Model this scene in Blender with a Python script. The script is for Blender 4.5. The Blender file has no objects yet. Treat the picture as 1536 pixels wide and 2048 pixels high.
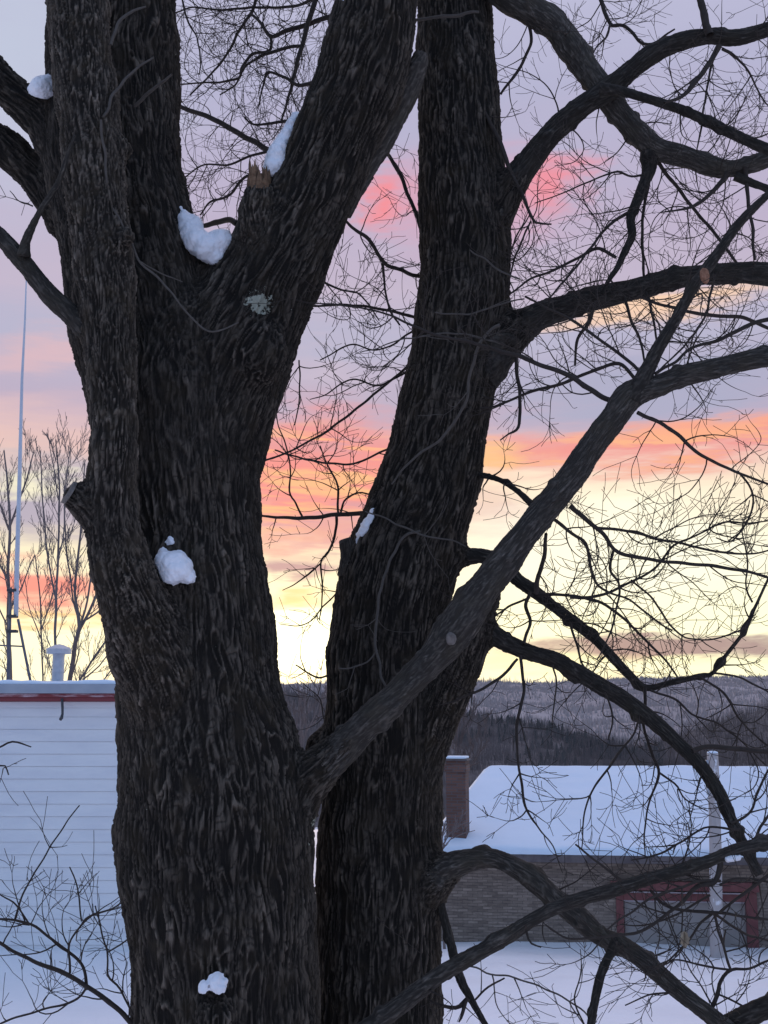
import bpy, math, random
import numpy as np
from mathutils import Vector, Matrix

# ------------------------------------------------------------------ camera, world, sun
S = bpy.context.scene
C = S.collection
F = 2364.0; PITCH = math.radians(9.5); EYE = 6.0
cp, sp = math.cos(PITCH), math.sin(PITCH)

cam_d = bpy.data.cameras.new('camera'); cam = bpy.data.objects.new('camera', cam_d); C.objects.link(cam)
cam.location = (0, 0, EYE); cam.rotation_euler = (math.radians(90) + PITCH, 0, 0)
cam_d.sensor_fit = 'HORIZONTAL'; cam_d.sensor_width = 36.0; cam_d.lens = 36.0 * F / 1536.0
cam_d.clip_start = 0.05; cam_d.clip_end = 20000
S.camera = cam
S.view_settings.view_transform = 'Standard'; S.view_settings.look = 'None'
S.view_settings.exposure = 0.0; S.view_settings.gamma = 1.0
S.render.resolution_x = 768; S.render.resolution_y = 1024

def ray(px, py):
    a = (px - 768.0) / F; b = -(py - 1024.0) / F
    return Vector((a, cp - sp * b, sp + cp * b))
def P(px, py, Y):                       # the point at distance Y in front of the window, seen at (px, py)
    r = ray(px, py); return Vector((0, 0, EYE)) + r * (Y / r.y)
def G(px, py):                          # the ground point seen there
    r = ray(px, py); return Vector((0, 0, EYE)) + r * (-EYE / r.z)
def RW(w, py, Y):                       # half of a width of w pixels, in metres
    r = ray(768, py); return 0.5 * w / F * (Y / r.y)
def azel(px, py):
    r = ray(px, py); return math.degrees(math.atan2(r.x, r.y)), math.degrees(math.atan2(r.z, math.hypot(r.x, r.y)))
def lin(c, k=1.0):
    o = []
    for v in c:
        v = v / 255.0
        o.append(k * (v / 12.92 if v <= 0.04045 else ((v + 0.055) / 1.055) ** 2.4))
    return (o[0], o[1], o[2], 1.0)

class NT:
    def __init__(s, tree): s.t = tree; s.n = tree.nodes; s.l = tree.links
    def put(s, sock, v):
        if v is None: return
        if isinstance(v, bpy.types.NodeSocket): s.l.new(v, sock)
        elif hasattr(sock.default_value, '__len__') and not hasattr(v, '__len__'): sock.default_value = [v] * len(sock.default_value)
        else:
            if hasattr(sock.default_value, '__len__') and len(sock.default_value) == 3: v = v[:3]
            sock.default_value = v
    def math(s, op, a, b=None, c=None, clamp=False):
        n = s.n.new('ShaderNodeMath'); n.operation = op; n.use_clamp = clamp
        s.put(n.inputs[0], a); s.put(n.inputs[1], b)
        if c is not None: s.put(n.inputs[2], c)
        return n.outputs[0]
    def vmath(s, op, a, b=None):
        n = s.n.new('ShaderNodeVectorMath'); n.operation = op
        s.put(n.inputs[0], a); s.put(n.inputs[1], b)
        return n.outputs[1] if op in ('LENGTH', 'DOT_PRODUCT', 'DISTANCE') else n.outputs[0]
    def mix(s, f, a, b, mode='MIX'):
        n = s.n.new('ShaderNodeMix'); n.data_type = 'RGBA'; n.blend_type = mode
        s.put(n.inputs[0], f); s.put(n.inputs[6], a); s.put(n.inputs[7], b)
        return n.outputs[2]
    def noise(s, vec, scale=5, detail=2, rough=0.5, out=0):
        n = s.n.new('ShaderNodeTexNoise'); s.put(n.inputs['Vector'], vec)
        n.inputs['Scale'].default_value = scale; n.inputs['Detail'].default_value = detail; n.inputs['Roughness'].default_value = rough
        return n.outputs[out]
    def rng(s, v, a, b, c=0.0, d=1.0, smooth=True):
        n = s.n.new('ShaderNodeMapRange'); n.interpolation_type = 'SMOOTHSTEP' if smooth else 'LINEAR'
        s.put(n.inputs[0], v)
        for i, q in enumerate((a, b, c, d)): s.put(n.inputs[1 + i], q)
        return n.outputs[0]
    def ramp(s, v, stops):
        n = s.n.new('ShaderNodeValToRGB'); s.put(n.inputs[0], v); e = n.color_ramp.elements
        while len(e) > 1: e.remove(e[-1])
        e[0].position = stops[0][0]; e[0].color = stops[0][1]
        for p, c in stops[1:]:
            q = e.new(p); q.color = c
        return n.outputs[0]
    def xyz(s, v):
        n = s.n.new('ShaderNodeSeparateXYZ'); s.put(n.inputs[0], v); return n.outputs
    def comb(s, x, y, z=0.0):
        n = s.n.new('ShaderNodeCombineXYZ'); s.put(n.inputs[0], x); s.put(n.inputs[1], y); s.put(n.inputs[2], z); return n.outputs[0]

SUN_AZ, SUN_EL = azel(600, 1318)
W = bpy.data.worlds.new('World'); S.world = W; W.use_nodes = True
W.node_tree.nodes.clear(); N = NT(W.node_tree)
tc = N.n.new('ShaderNodeTexCoord').outputs['Generated']
x_, y_, z_ = N.xyz(tc)
az = N.math('MULTIPLY', N.math('ARCTAN2', x_, y_), 180 / math.pi)
el = N.math('MULTIPLY', N.math('ARCSINE', z_), 180 / math.pi)
# slow wisps, stretched along the horizon and slightly tilted
n1 = N.noise(N.comb(N.math('MULTIPLY', az, 0.07), N.math('MULTIPLY', N.math('ADD', el, N.math('MULTIPLY', az, -0.12)), 0.45)), 1.0, 5, 0.55)
n2 = N.noise(N.comb(N.math('MULTIPLY', az, 0.11), N.math('MULTIPLY', N.math('ADD', el, N.math('MULTIPLY', az, 0.05)), 1.3), 3.0), 1.0, 6, 0.6)
n3 = N.noise(N.comb(N.math('MULTIPLY', az, 0.25), N.math('MULTIPLY', el, 0.5), 7.0), 1.0, 5, 0.6)
elw = N.math('ADD', el, N.math('ADD', N.math('MULTIPLY', N.math('SUBTRACT', n1, 0.5), 4.0), N.math('MULTIPLY', N.math('SUBTRACT', n2, 0.5), 2.2)))
azw = N.math('ADD', az, N.math('MULTIPLY', N.math('SUBTRACT', n3, 0.5), 9.0))
stops = [(-4, (120, 118, 135), 1), (0.5, (255, 253, 216), 1.2), (4, (255, 254, 214), 1.2), (7.5, (255, 243, 208), 1.0), (10.6, (255, 232, 205), 1.0), (12.0, (240, 200, 190), 1),
         (14, (188, 172, 196), 1), (17.5, (182, 181, 207), 1), (20, (196, 183, 205), 1), (23, (190, 178, 204), 1), (29, (182, 181, 210), 1), (36, (190, 190, 216), 1.05), (48, (226, 214, 232), 1.45), (70, (226, 216, 236), 1.5), (90, (205, 205, 235), 1.2)]
def dn(v): return (v + 10) / 100.0
# the ramp is split in two so the low bands stay crisp
lowr = N.ramp(N.rng(elw, -10, 90, 0, 1, False), [(dn(a), lin(c, k)) for a, c, k in stops])
col = lowr
uvw = N.comb(azw, elw, 0.0)
def blob(px, py, rx, ry, color, a=1.0, k=1.0, inner=0.25, rot=0.0, streak=None):
    global col
    u, v = azel(px, py)
    vec = N.vmath('SUBTRACT', uvw, (u, v, 0))
    if rot:
        n = N.n.new('ShaderNodeVectorRotate'); n.rotation_type = 'Z_AXIS'; N.put(n.inputs['Vector'], vec); n.inputs['Angle'].default_value = -math.radians(rot); vec = n.outputs[0]
    q = 0.02424
    vec = N.vmath('MULTIPLY', vec, (1 / (rx * q), 1 / (ry * q), 0))
    m = N.rng(N.vmath('LENGTH', vec), inner, 1.0, a, 0.0)
    if streak is not None: m = N.math('MULTIPLY', m, N.rng(n2, streak[0], streak[1]))
    col = N.mix(m, col, lin(color, k))
# broad tints
blob(40, 120, 400, 420, (196, 204, 224), 0.8, inner=0.0)
blob(120, 700, 330, 60, (226, 186, 192), 0.75, rot=9, inner=0.0)
blob(30, 830, 260, 55, (222, 190, 196), 0.5, rot=9, inner=0.0)
blob(120, 1000, 330, 130, (178, 172, 192), 1.0, inner=0.3)
blob(60, 965, 110, 46, (255, 250, 215), 0.85, inner=0.0)
blob(775, 405, 110, 72, (255, 138, 140), 0.95, inner=0.0, rot=15)
blob(1100, 375, 150, 85, (250, 140, 150), 0.9, inner=0.0)
blob(930, 400, 330, 130, (232, 160, 180), 0.6, inner=0.0)
blob(1330, 610, 460, 42, (255, 214, 180), 0.9, inner=0.1, rot=4)
blob(660, 740, 220, 60, (205, 190, 208), 0.5, inner=0.0)
blob(1250, 770, 560, 75, (170, 172, 200), 0.9, inner=0.3)
blob(1300, 884, 520, 60, (242, 150, 146), 0.95, inner=0.3, rot=2)
blob(1300, 884, 500, 56, (255, 186, 140), 0.85, inner=0.3, rot=2, streak=(0.49, 0.57))
blob(1420, 850, 260, 36, (255, 176, 140), 0.8, inner=0.0, rot=-3)
blob(960, 920, 180, 44, (255, 200, 130), 0.7, inner=0.0)
# the striped salmon patch between the trunks
blob(640, 950, 300, 180, (243, 148, 146), 1.0, inner=0.4)
blob(640, 900, 240, 60, (214, 160, 172), 0.7, inner=0.1, streak=(0.54, 0.46))
blob(650, 1040, 240, 70, (206, 152, 168), 0.8, inner=0.1, streak=(0.53, 0.46))
blob(640, 955, 280, 150, (255, 196, 140), 0.8, inner=0.5, streak=(0.48, 0.60))
blob(690, 1060, 210, 70, (214, 158, 168), 0.7, inner=0.1, streak=(0.40, 0.52))
blob(600, 1140, 150, 44, (186, 152, 164), 0.95, inner=0.3)
blob(1020, 1050, 210, 80, (206, 150, 160), 0.85, inner=0.1, rot=-14)
blob(70, 1172, 240, 60, (250, 132, 130), 0.9, inner=0.1)
blob(120, 1225, 190, 26, (255, 190, 120), 0.7, inner=0.0)
blob(600, 1205, 140, 34, (255, 206, 130), 0.8, inner=0.0)
# glow where the sun went down, and the dark cloud on the right
blob(600, 1300, 420, 110, (255, 254, 214), 1.0, k=2.0, inner=0.2)
blob(1250, 1110, 640, 180, (255, 253, 230), 0.85, k=1.14, inner=0.2)
blob(1150, 1325, 520, 40, (255, 252, 196), 0.7, k=1.05, inner=0.1)
blob(1330, 1288, 330, 42, (170, 150, 152), 1.0, inner=0.45)
blob(1240, 1325, 90, 36, (188, 162, 156), 0.75, inner=0.1)
# the east behind the window, cool dusk
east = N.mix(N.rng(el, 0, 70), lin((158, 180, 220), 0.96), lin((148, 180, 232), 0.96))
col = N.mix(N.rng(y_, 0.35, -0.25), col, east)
skyt = N.n.new('ShaderNodeTexSky'); skyt.sky_type = 'NISHITA'; skyt.sun_disc = False
skyt.sun_elevation = math.radians(SUN_EL); skyt.sun_rotation = math.radians(SUN_AZ)
bg1 = N.n.new('ShaderNodeBackground'); N.put(bg1.inputs[0], skyt.outputs[0]); bg1.inputs[1].default_value = 0.01
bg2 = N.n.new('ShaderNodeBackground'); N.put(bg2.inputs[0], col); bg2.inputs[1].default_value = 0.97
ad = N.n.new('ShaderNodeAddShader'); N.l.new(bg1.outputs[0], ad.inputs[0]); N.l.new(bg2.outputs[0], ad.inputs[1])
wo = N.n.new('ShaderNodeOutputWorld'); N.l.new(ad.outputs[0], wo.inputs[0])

sd = bpy.data.lights.new('sun', 'SUN'); sd.energy = 0.5; sd.angle = math.radians(10); sd.color = (1.0, 0.72, 0.42)
so = bpy.data.objects.new('sun', sd); C.objects.link(so)
so.rotation_euler = Vector((-math.sin(math.radians(SUN_AZ)), -math.cos(math.radians(SUN_AZ)), -math.tan(math.radians(3.5)))).to_track_quat('-Z', 'Y').to_euler()

# ------------------------------------------------------------------ numpy helpers
_rs = np.random.RandomState(7)
_perm = _rs.permutation(256); _perm = np.concatenate([_perm, _perm, _perm])
_g = _rs.normal(size=(256, 3)); _g /= np.linalg.norm(_g, axis=1)[:, None]
def pn(p):
    """3-D gradient noise, about -1..1"""
    p = np.asarray(p, dtype=np.float64); i = np.floor(p).astype(np.int64); f = p - i; i &= 255
    u = f * f * f * (f * (f * 6 - 15) + 10)
    r = 0
    for dx in (0, 1):
        for dy in (0, 1):
            for dz in (0, 1):
                h = _perm[_perm[_perm[(i[:, 0] + dx) & 255] + ((i[:, 1] + dy) & 255)] + ((i[:, 2] + dz) & 255)]
                g = _g[h]
                d = g[:, 0] * (f[:, 0] - dx) + g[:, 1] * (f[:, 1] - dy) + g[:, 2] * (f[:, 2] - dz)
                w = (u[:, 0] if dx else 1 - u[:, 0]) * (u[:, 1] if dy else 1 - u[:, 1]) * (u[:, 2] if dz else 1 - u[:, 2])
                r = r + w * d
    return r * 1.6
def ss(a, b, x):
    t = np.clip((x - a) / (b - a), 0, 1); return t * t * (3 - 2 * t)

def np_mesh(name, V, Q, mat, parent=None, smooth=True, attrs=None):
    me = bpy.data.meshes.new(name); V = np.asarray(V, dtype=np.float32); Q = np.asarray(Q, dtype=np.int32)
    me.vertices.add(len(V)); me.vertices.foreach_set('co', V.ravel())
    k = Q.shape[1]; me.loops.add(Q.size); me.loops.foreach_set('vertex_index', Q.ravel())
    me.polygons.add(len(Q)); me.polygons.foreach_set('loop_start', np.arange(0, Q.size, k, dtype=np.int32))
    me.update(calc_edges=True)
    me.polygons.foreach_set('use_smooth', [smooth] * len(Q))
    for an, ty, data in (attrs or []):
        a = me.attributes.new(an, ty, 'POINT'); a.data.foreach_set('vector' if ty == 'FLOAT_VECTOR' else 'value', np.asarray(data, dtype=np.float32).ravel())
    me.materials.append(mat); me.update()
    o = bpy.data.objects.new(name, me); C.objects.link(o)
    if parent is not None: o.parent = parent
    return o

def spline(pts, rad, step):
    """Catmull-Rom through the points, resampled evenly"""
    p = np.array([tuple(q) for q in pts], dtype=float); r = np.array(rad, dtype=float)
    if len(p) == 2: p = np.array([p[0], (p[0] + p[1]) / 2, p[1]]); r = np.array([r[0], (r[0] + r[1]) / 2, r[1]])
    d = np.column_stack([p, r]); e = np.vstack([2 * d[0] - d[1], d, 2 * d[-1] - d[-2]])
    out = []
    for i in range(1, len(e) - 2):
        L = np.linalg.norm(e[i + 1, :3] - e[i, :3]); n = max(2, int(L / (step * 0.6)) + 1)
        t = np.linspace(0, 1, n, endpoint=False)[:, None]
        a, b, c, q = e[i - 1], e[i], e[i + 1], e[i + 2]
        out.append(0.5 * ((2 * b) + (-a + c) * t + (2 * a - 5 * b + 4 * c - q) * t ** 2 + (-a + 3 * b - 3 * c + q) * t ** 3))
    out.append(e[-2][None, :]); out = np.vstack(out)
    s = np.concatenate([[0], np.cumsum(np.linalg.norm(np.diff(out[:, :3], axis=0), axis=1))])
    n = max(3, int(s[-1] / step) + 1); t = np.linspace(0, s[-1], n)
    o = np.column_stack([np.interp(t, s, out[:, k]) for k in range(4)])
    return o[:, :3], np.maximum(o[:, 3], 0.0004), t
def frames(p):
    T = np.gradient(p, axis=0); T /= np.maximum(np.linalg.norm(T, axis=1), 1e-9)[:, None]
    a = np.array([0, 1.0, 0.02]) if abs(T[0][1]) < 0.8 else np.array([1.0, 0, 0])
    U = np.zeros_like(p); u = a - T[0] * a.dot(T[0]); u /= np.linalg.norm(u); U[0] = u
    for i in range(1, len(p)):
        u = u - T[i] * u.dot(T[i]); n = np.linalg.norm(u)
        if n < 1e-6: u = U[i - 1]
        else: u = u / n
        U[i] = u
    return T, U, np.cross(T, U)

def bark_h(c, k=1.0):
    """height 0..1 of ridged bark in stem coordinates (across, across, along), metres"""
    lo = np.column_stack([c[:, 0] / 0.15, c[:, 1] / 0.15, c[:, 2] / 0.30])
    w1 = pn(lo + 11.3); w2 = pn(lo * 2.3 + 37.1)
    q = np.column_stack([c[:, 0], c[:, 1], c[:, 2] / 10.0]) / (0.0215 * k)
    q[:, 0] += w1 * 1.15 + w2 * 0.35; q[:, 1] += w2 * 0.8 - w1 * 0.8
    a = pn(q) + 0.16 * pn(q * np.array([2.1, 2.1, 3.0]) + 9.1); b = pn(q * np.array([1.4, 1.4, 1.2]) + 5.7)
    r1 = 1 - ss(0.04, 0.32, np.abs(a)); r2 = 1 - ss(0.03, 0.24, np.abs(b))
    br = pn(np.column_stack([c[:, 0] / 0.05, c[:, 1] / 0.05, c[:, 2] / 0.16]) / k + 71.0)
    cr = ss(0.03, 0.16, np.abs(pn(np.column_stack([c[:, 0] / 0.035, c[:, 1] / 0.035, c[:, 2] / 0.05]) / k + 31.0)))   # cross cracks that cut the ridges
    h = np.maximum(r1 * (0.72 + 0.45 * br), 0.62 * r2 * ss(0.45, -0.25, br)) * (0.55 + 0.45 * cr)
    fine = pn(c / (0.008 * k) + 3.0)
    return np.clip(h + 0.07 * fine + 0.04, 0, 1.2)

# ------------------------------------------------------------------ materials
def new_mat(name):
    m = bpy.data.materials.new(name); m.use_nodes = True; n = NT(m.node_tree)
    b = [q for q in n.n if q.type == 'BSDF_PRINCIPLED'][0]
    return m, n, b
def bump(n, b, h, strength=0.5, dist=0.01):
    q = n.n.new('ShaderNodeBump'); q.inputs['Strength'].default_value = strength; q.inputs['Distance'].default_value = dist
    n.put(q.inputs['Height'], h); n.l.new(q.outputs[0], b.inputs['Normal'])
def attr(n, name, out='Fac'):
    a = n.n.new('ShaderNodeAttribute'); a.attribute_name = name; return a.outputs[out]

def bark_mat(name, dark, light, tint=(0.09, 0.075, 0.05, 1)):
    m, n, b = new_mat(name)
    bk = attr(n, 'bk', 'Vector'); h = attr(n, 'h'); tone = attr(n, 'tone'); li = attr(n, 'lichen')
    st = n.vmath('MULTIPLY', bk, (1, 1, 0.10))
    f1 = n.noise(st, 110, 5, 0.66); f2 = n.noise(bk, 9, 3, 0.6); f3 = n.noise(bk, 62, 4, 0.7)
    hh = n.math('ADD', n.math('MULTIPLY', h, 0.95), n.math('MULTIPLY', n.math('SUBTRACT', f1, 0.47), 1.15))
    c = n.ramp(hh, [(0.14, dark), (0.46, [(a * 0.72 + b_ * 0.28) for a, b_ in zip(dark, light)]), (0.90, light), (1.0, [min(1, v * 1.5) for v in light])])
    c = n.mix(n.rng(f2, 0.45, 0.72, 0, 0.55), c, tint, 'MIX')
    c = n.mix(1.0, c, n.comb(tone, tone, tone), 'MULTIPLY')
    # pale grey-green crusts of lichen: scattered specks and a few larger patches
    v = n.noise(bk, 42, 4, 0.7)
    spot = n.rng(v, 0.735, 0.76, 0, 0.75); patch = n.rng(n.math('ADD', li, n.math('MULTIPLY', n.math('SUBTRACT', f3, 0.5), 1.8)), 0.48, 0.56)
    patch = n.math('MAXIMUM', spot, patch)
    c = n.mix(patch, c, n.mix(f3, (0.22, 0.23, 0.18, 1), (0.50, 0.50, 0.40, 1)))
    n.put(b.inputs['Base Color'], c); b.inputs['Roughness'].default_value = 0.92; b.inputs['Specular IOR Level'].default_value = 0.25
    bump(n, b, n.math('ADD', f1, n.math('MULTIPLY', patch, 0.3)), 0.9, 0.012)
    return m
M_bark = bark_mat('old_maple_bark', (0.011, 0.0088, 0.0068, 1), (0.108, 0.088, 0.069, 1), (0.038, 0.028, 0.017, 1))
M_limb = bark_mat('limb_bark', (0.030, 0.026, 0.022, 1), (0.092, 0.080, 0.068, 1), (0.050, 0.042, 0.030, 1))
def twig_mat(name, c1, c2):
    m, n, b = new_mat(name)
    t = n.n.new('ShaderNodeTexCoord').outputs['Object']
    n.put(b.inputs['Base Color'], n.mix(n.noise(t, 35, 3, 0.6), c1, c2)); b.inputs['Roughness'].default_value = 0.85
    b.inputs['Specular IOR Level'].default_value = 0.3
    return m
M_twig = twig_mat('dark_twig_bark', (0.022, 0.017, 0.014, 1), (0.058, 0.045, 0.037, 1))
M_twig_pale = twig_mat('pale_twig_bark', (0.05, 0.042, 0.036, 1), (0.12, 0.105, 0.09, 1))
def plain(name, c1, c2=None, scale=6, rough=0.7, bmp=0.0, metal=0.0, detail=4):
    m, n, b = new_mat(name); t = n.n.new('ShaderNodeTexCoord').outputs['Object']
    f = n.noise(t, scale, detail, 0.6)
    n.put(b.inputs['Base Color'], n.mix(n.rng(f, 0.3, 0.7), c1, c2 or c1)); b.inputs['Roughness'].default_value = rough; b.inputs['Metallic'].default_value = metal
    if bmp: bump(n, b, f, bmp, 0.02)
    return m
def snow_mat(name, col=(0.86, 0.88, 0.92, 1), bs=1.0, sc=(1, 1, 1), dirt=0.0):
    m, n, b = new_mat(name); t = n.n.new('ShaderNodeTexCoord').outputs['Object']
    t = n.vmath('MULTIPLY', t, sc)
    a = n.noise(t, bs, 5, 0.55); f = n.noise(t, bs * 30, 3, 0.6)
    n.put(b.inputs['Base Color'], n.mix(n.rng(a, 0.35, 0.75), col, tuple(v * 0.94 for v in col[:3]) + (1,)))
    b.inputs['Roughness'].default_value = 0.6; b.inputs['Specular IOR Level'].default_value = 0.3
    try: b.inputs['Subsurface Weight'].default_value = 0.0
    except Exception: pass
    bump(n, b, n.math('ADD', a, n.math('MULTIPLY', f, 0.15)), 0.5, 0.06 / bs)
    return m
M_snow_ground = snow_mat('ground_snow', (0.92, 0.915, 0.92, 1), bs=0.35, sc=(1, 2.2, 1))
M_snow_roof = snow_mat('roof_snow', (0.70, 0.82, 0.93, 1), bs=0.5)  # bluer and darker than ground snow: cool sky light put into the albedo
M_snow = snow_mat('clump_snow', bs=14.0)

# ------------------------------------------------------------------ tagging
def tag(o, label=None, cat=None, group=None, kind=None):
    if label: o['label'] = label
    if cat: o['category'] = cat
    if group: o['group'] = group
    if kind: o['kind'] = kind
    return o
def empty(name, loc):
    o = bpy.data.objects.new(name, None); C.objects.link(o); o.location = loc; o.empty_display_size = 0.3; return o
def adopt(o, parent):                    # parent while keeping world place
    o.parent = parent; o.matrix_parent_inverse = Matrix.Translation(-Vector(world_loc(parent)))
def world_loc(o):
    l = Vector(o.location)
    if o.parent is not None: l = l + Vector(world_loc(o.parent)) + o.matrix_parent_inverse.translation
    return l

# ------------------------------------------------------------------ terrain: ground, hills
rngm = np.random.RandomState(3)
def grid_mesh(name, X, Y, Z, mat):
    ny, nx = X.shape; V = np.column_stack([X.ravel(), Y.ravel(), Z.ravel()])
    i = np.arange(nx - 1)[None, :] + np.arange(ny - 1)[:, None] * nx
    Q = np.stack([i, i + 1, i + nx + 1, i + nx], axis=-1).reshape(-1, 4)
    return np_mesh(name, V, Q, mat)
def ground_z(x, y):
    y = np.asarray(y, float); x = np.asarray(x, float)
    drop = -26 * ss(46, 260, y)
    q = np.column_stack([np.ravel(x) / 3.5, np.ravel(y) / 2.2, np.zeros(x.size)])
    n = pn(q).reshape(x.shape) * 0.08 + pn(q * 2.7 + 9).reshape(x.shape) * 0.035
    bank = 0.55 * np.exp(-((y - 28.4) / 1.6) ** 2) * ss(-0.5, -4.5, x)        # drift along the white wall
    return drop + n * ss(200, 60, np.abs(y)) + bank
ys = np.concatenate([np.linspace(-60, 4, 20), np.linspace(4.4, 46, 210), np.geomspace(46.5, 9000, 60)])
xs = np.concatenate([-np.geomspace(6000, 14, 30), np.linspace(-13.8, 13.8, 160), np.geomspace(14, 6000, 30)])
X, Y = np.meshgrid(xs, ys); g = grid_mesh('ground', X, Y, ground_z(X, Y), M_snow_ground); tag(g, kind='structure')

def terrain_mat(name, c1, c2, sc):
    m, n, b = new_mat(name); t = n.n.new('ShaderNodeTexCoord').outputs['Object']
    a = n.noise(t, sc, 6, 0.65); s_ = n.noise(n.vmath('MULTIPLY', t, (1, 1, 0.25)), sc * 12, 4, 0.7)
    n.put(b.inputs['Base Color'], n.mix(n.rng(n.math('ADD', n.math('MULTIPLY', a, 0.6), n.math('MULTIPLY', s_, 0.4)), 0.38, 0.62), c1, c2)); b.inputs['Roughness'].default_value = 1.0
    b.inputs['Specular IOR Level'].default_value = 0.0
    return m
def profile_hill(name, prof, Y0, Y1, z0, mat, ny=50, rough=3.0, seed=0):
    """a slope rising from z0 at Y0 to the ridge at Y1 whose top follows prof (px, py), and falling behind"""
    px = np.linspace(-700, 2300, 260); top = np.interp(px, [a for a, _ in prof], [b for _, b in prof])
    V = []
    t = np.linspace(0, 1.35, ny)
    X = np.zeros((ny, len(px))); Yg = X.copy(); Z = X.copy()
    for j, (x, y) in enumerate(zip(px, top)):
        pt = P(x, y, Y1)
        for i, u in enumerate(t):
            Yv = Y0 + (Y1 - Y0) * u; X[i, j] = pt.x * (0.35 + 0.65 * u if u < 1 else u ** 0.5) if False else pt.x * Yv / Y1
            Yg[i, j] = Yv; e = 1 - (1 - u) ** 1.0 if u <= 1 else 1 - (u - 1) * 0.9
            Z[i, j] = z0 + (pt.z - z0) * e
    q = np.column_stack([X.ravel() / (Y1 * 0.06) + seed, Yg.ravel() / (Y1 * 0.06), np.zeros(X.size)])
    edge = np.clip(1 - np.abs(np.tile(t[:, None], (1, len(px))).ravel() - 1) * 3, 0, 1)
    Z = Z + (pn(q) * rough * 1.5 * (1 - edge) + pn(q * 3.1) * rough * 0.35).reshape(Z.shape)
    o = grid_mesh(name, X, Yg, Z, mat); tag(o, kind='structure'); return X, Yg, Z
M_far = terrain_mat('far_wooded_slope', (0.35, 0.31, 0.30, 1), (0.43, 0.39, 0.385, 1), 0.004)  # albedo lightened to paint in the haze of distance; no air volume
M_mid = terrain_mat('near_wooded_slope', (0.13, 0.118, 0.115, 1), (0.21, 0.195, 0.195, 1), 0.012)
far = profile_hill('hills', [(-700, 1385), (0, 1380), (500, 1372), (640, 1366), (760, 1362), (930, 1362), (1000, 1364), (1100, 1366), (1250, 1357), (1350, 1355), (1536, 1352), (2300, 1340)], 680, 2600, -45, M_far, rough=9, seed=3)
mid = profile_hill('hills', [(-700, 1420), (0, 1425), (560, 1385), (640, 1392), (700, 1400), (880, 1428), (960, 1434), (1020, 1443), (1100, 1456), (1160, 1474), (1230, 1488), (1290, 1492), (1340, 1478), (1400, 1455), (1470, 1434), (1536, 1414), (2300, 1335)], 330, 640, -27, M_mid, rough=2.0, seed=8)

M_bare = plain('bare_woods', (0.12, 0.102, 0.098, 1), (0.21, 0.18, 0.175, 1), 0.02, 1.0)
M_barefar = plain('far_bare_woods', (0.36, 0.32, 0.315, 1), (0.43, 0.39, 0.385, 1), 0.01, 1.0)  # pale like its slope, with the distance haze painted into the colour
M_con = plain('dark_conifers', (0.060, 0.064, 0.062, 1), (0.095, 0.098, 0.095, 1), 0.05, 1.0)
def samp(hill, n, rs, lo=0.0, hi=1.0, pxr=(480, 1600), pw=1.0):
    X, Yg, Z = hill; ny, nx = X.shape; out = []
    u = lo + (hi - lo) * rs.rand(n) ** pw; px = rs.uniform(pxr[0], pxr[1], n)
    fi = u / 1.35 * (ny - 1); fj = (px + 700) / 3000 * (nx - 1)
    i = fi.astype(int); j = fj.astype(int)
    return X[i, j] + (fj - j) * (X[i, np.minimum(j + 1, nx - 1)] - X[i, j]), Yg[i, j] + (fi - i) * (Yg[np.minimum(i + 1, ny - 1), j] - Yg[i, j]), Z[i, j] + (fi - i) * (Z[np.minimum(i + 1, ny - 1), j] - Z[i, j]), u, px
def spikes(name, x, y, z, h, w, mat, label, lean=0.12, rs=None, cat='forest'):
    """bare trees from afar: bundles of thin upright stems"""
    V = []; Q = []; n = len(x)
    ang = np.array([0, 2.1, 4.2])
    b = len(x)
    base = np.stack([x[:, None] + w[:, None] * np.cos(ang), y[:, None] + w[:, None] * np.sin(ang), np.repeat(z[:, None] - 1, 3, 1)], -1)
    lx = rs.normal(0, lean, b) * h; ly = rs.normal(0, lean, b) * h
    top = base.copy(); top[..., 0] += lx[:, None]; top[..., 1] += ly[:, None]; top[..., 2] = (z + h)[:, None]
    ctr = np.stack([x + lx, y + ly, z + h], -1)[:, None, :]; top = ctr + (top - ctr) * 0.15
    V = np.concatenate([base, top], 1).reshape(-1, 3); k = np.arange(b)[:, None] * 6
    Q = np.concatenate([k + np.array([[0, 1, 4, 3]]), k + np.array([[1, 2, 5, 4]]), k + np.array([[2, 0, 3, 5]])], 0)
    o = np_mesh(name, V, Q, mat, smooth=False); tag(o, label, cat, kind='stuff'); return o
rs = np.random.RandomState(5)
def bundle(x, y, z, h, n, spread, wid):
    k = len(x); r = lambda a: np.repeat(a, n)
    return (r(x) + rs.normal(0, spread, k * n), r(y) + rs.normal(0, spread, k * n), r(z), r(h) * rs.uniform(0.55, 1.05, k * n), rs.uniform(0.6, 1.3, k * n) * wid)
x, y, z, u, px = samp(mid, 5200, rs, 0.0, 1.02)
x, y, z, h, w = bundle(x, y, z, rs.uniform(4.5, 8, len(x)), 6, 1.3, 0.10)
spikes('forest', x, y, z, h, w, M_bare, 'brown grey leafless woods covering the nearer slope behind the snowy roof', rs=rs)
x, y, z, u, px = samp(far, 9000, rs, 0.1, 1.01)
x, y, z, h, w = bundle(x, y, z, rs.uniform(4, 8, len(x)), 3, 4.0, 1.1)
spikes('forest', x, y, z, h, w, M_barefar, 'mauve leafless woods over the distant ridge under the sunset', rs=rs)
x, y, z, u, px = samp(far, 130, rs, 0.985, 1.0, (640, 1150))
x, y, z, h, w = bundle(x, y, z, rs.uniform(8, 17, len(x)), 4, 4.0, 0.7)
spikes('forest', x, y, z, h, w, M_barefar, 'thin line of treetops along the crest of the distant ridge', lean=0.05, rs=rs)
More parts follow.
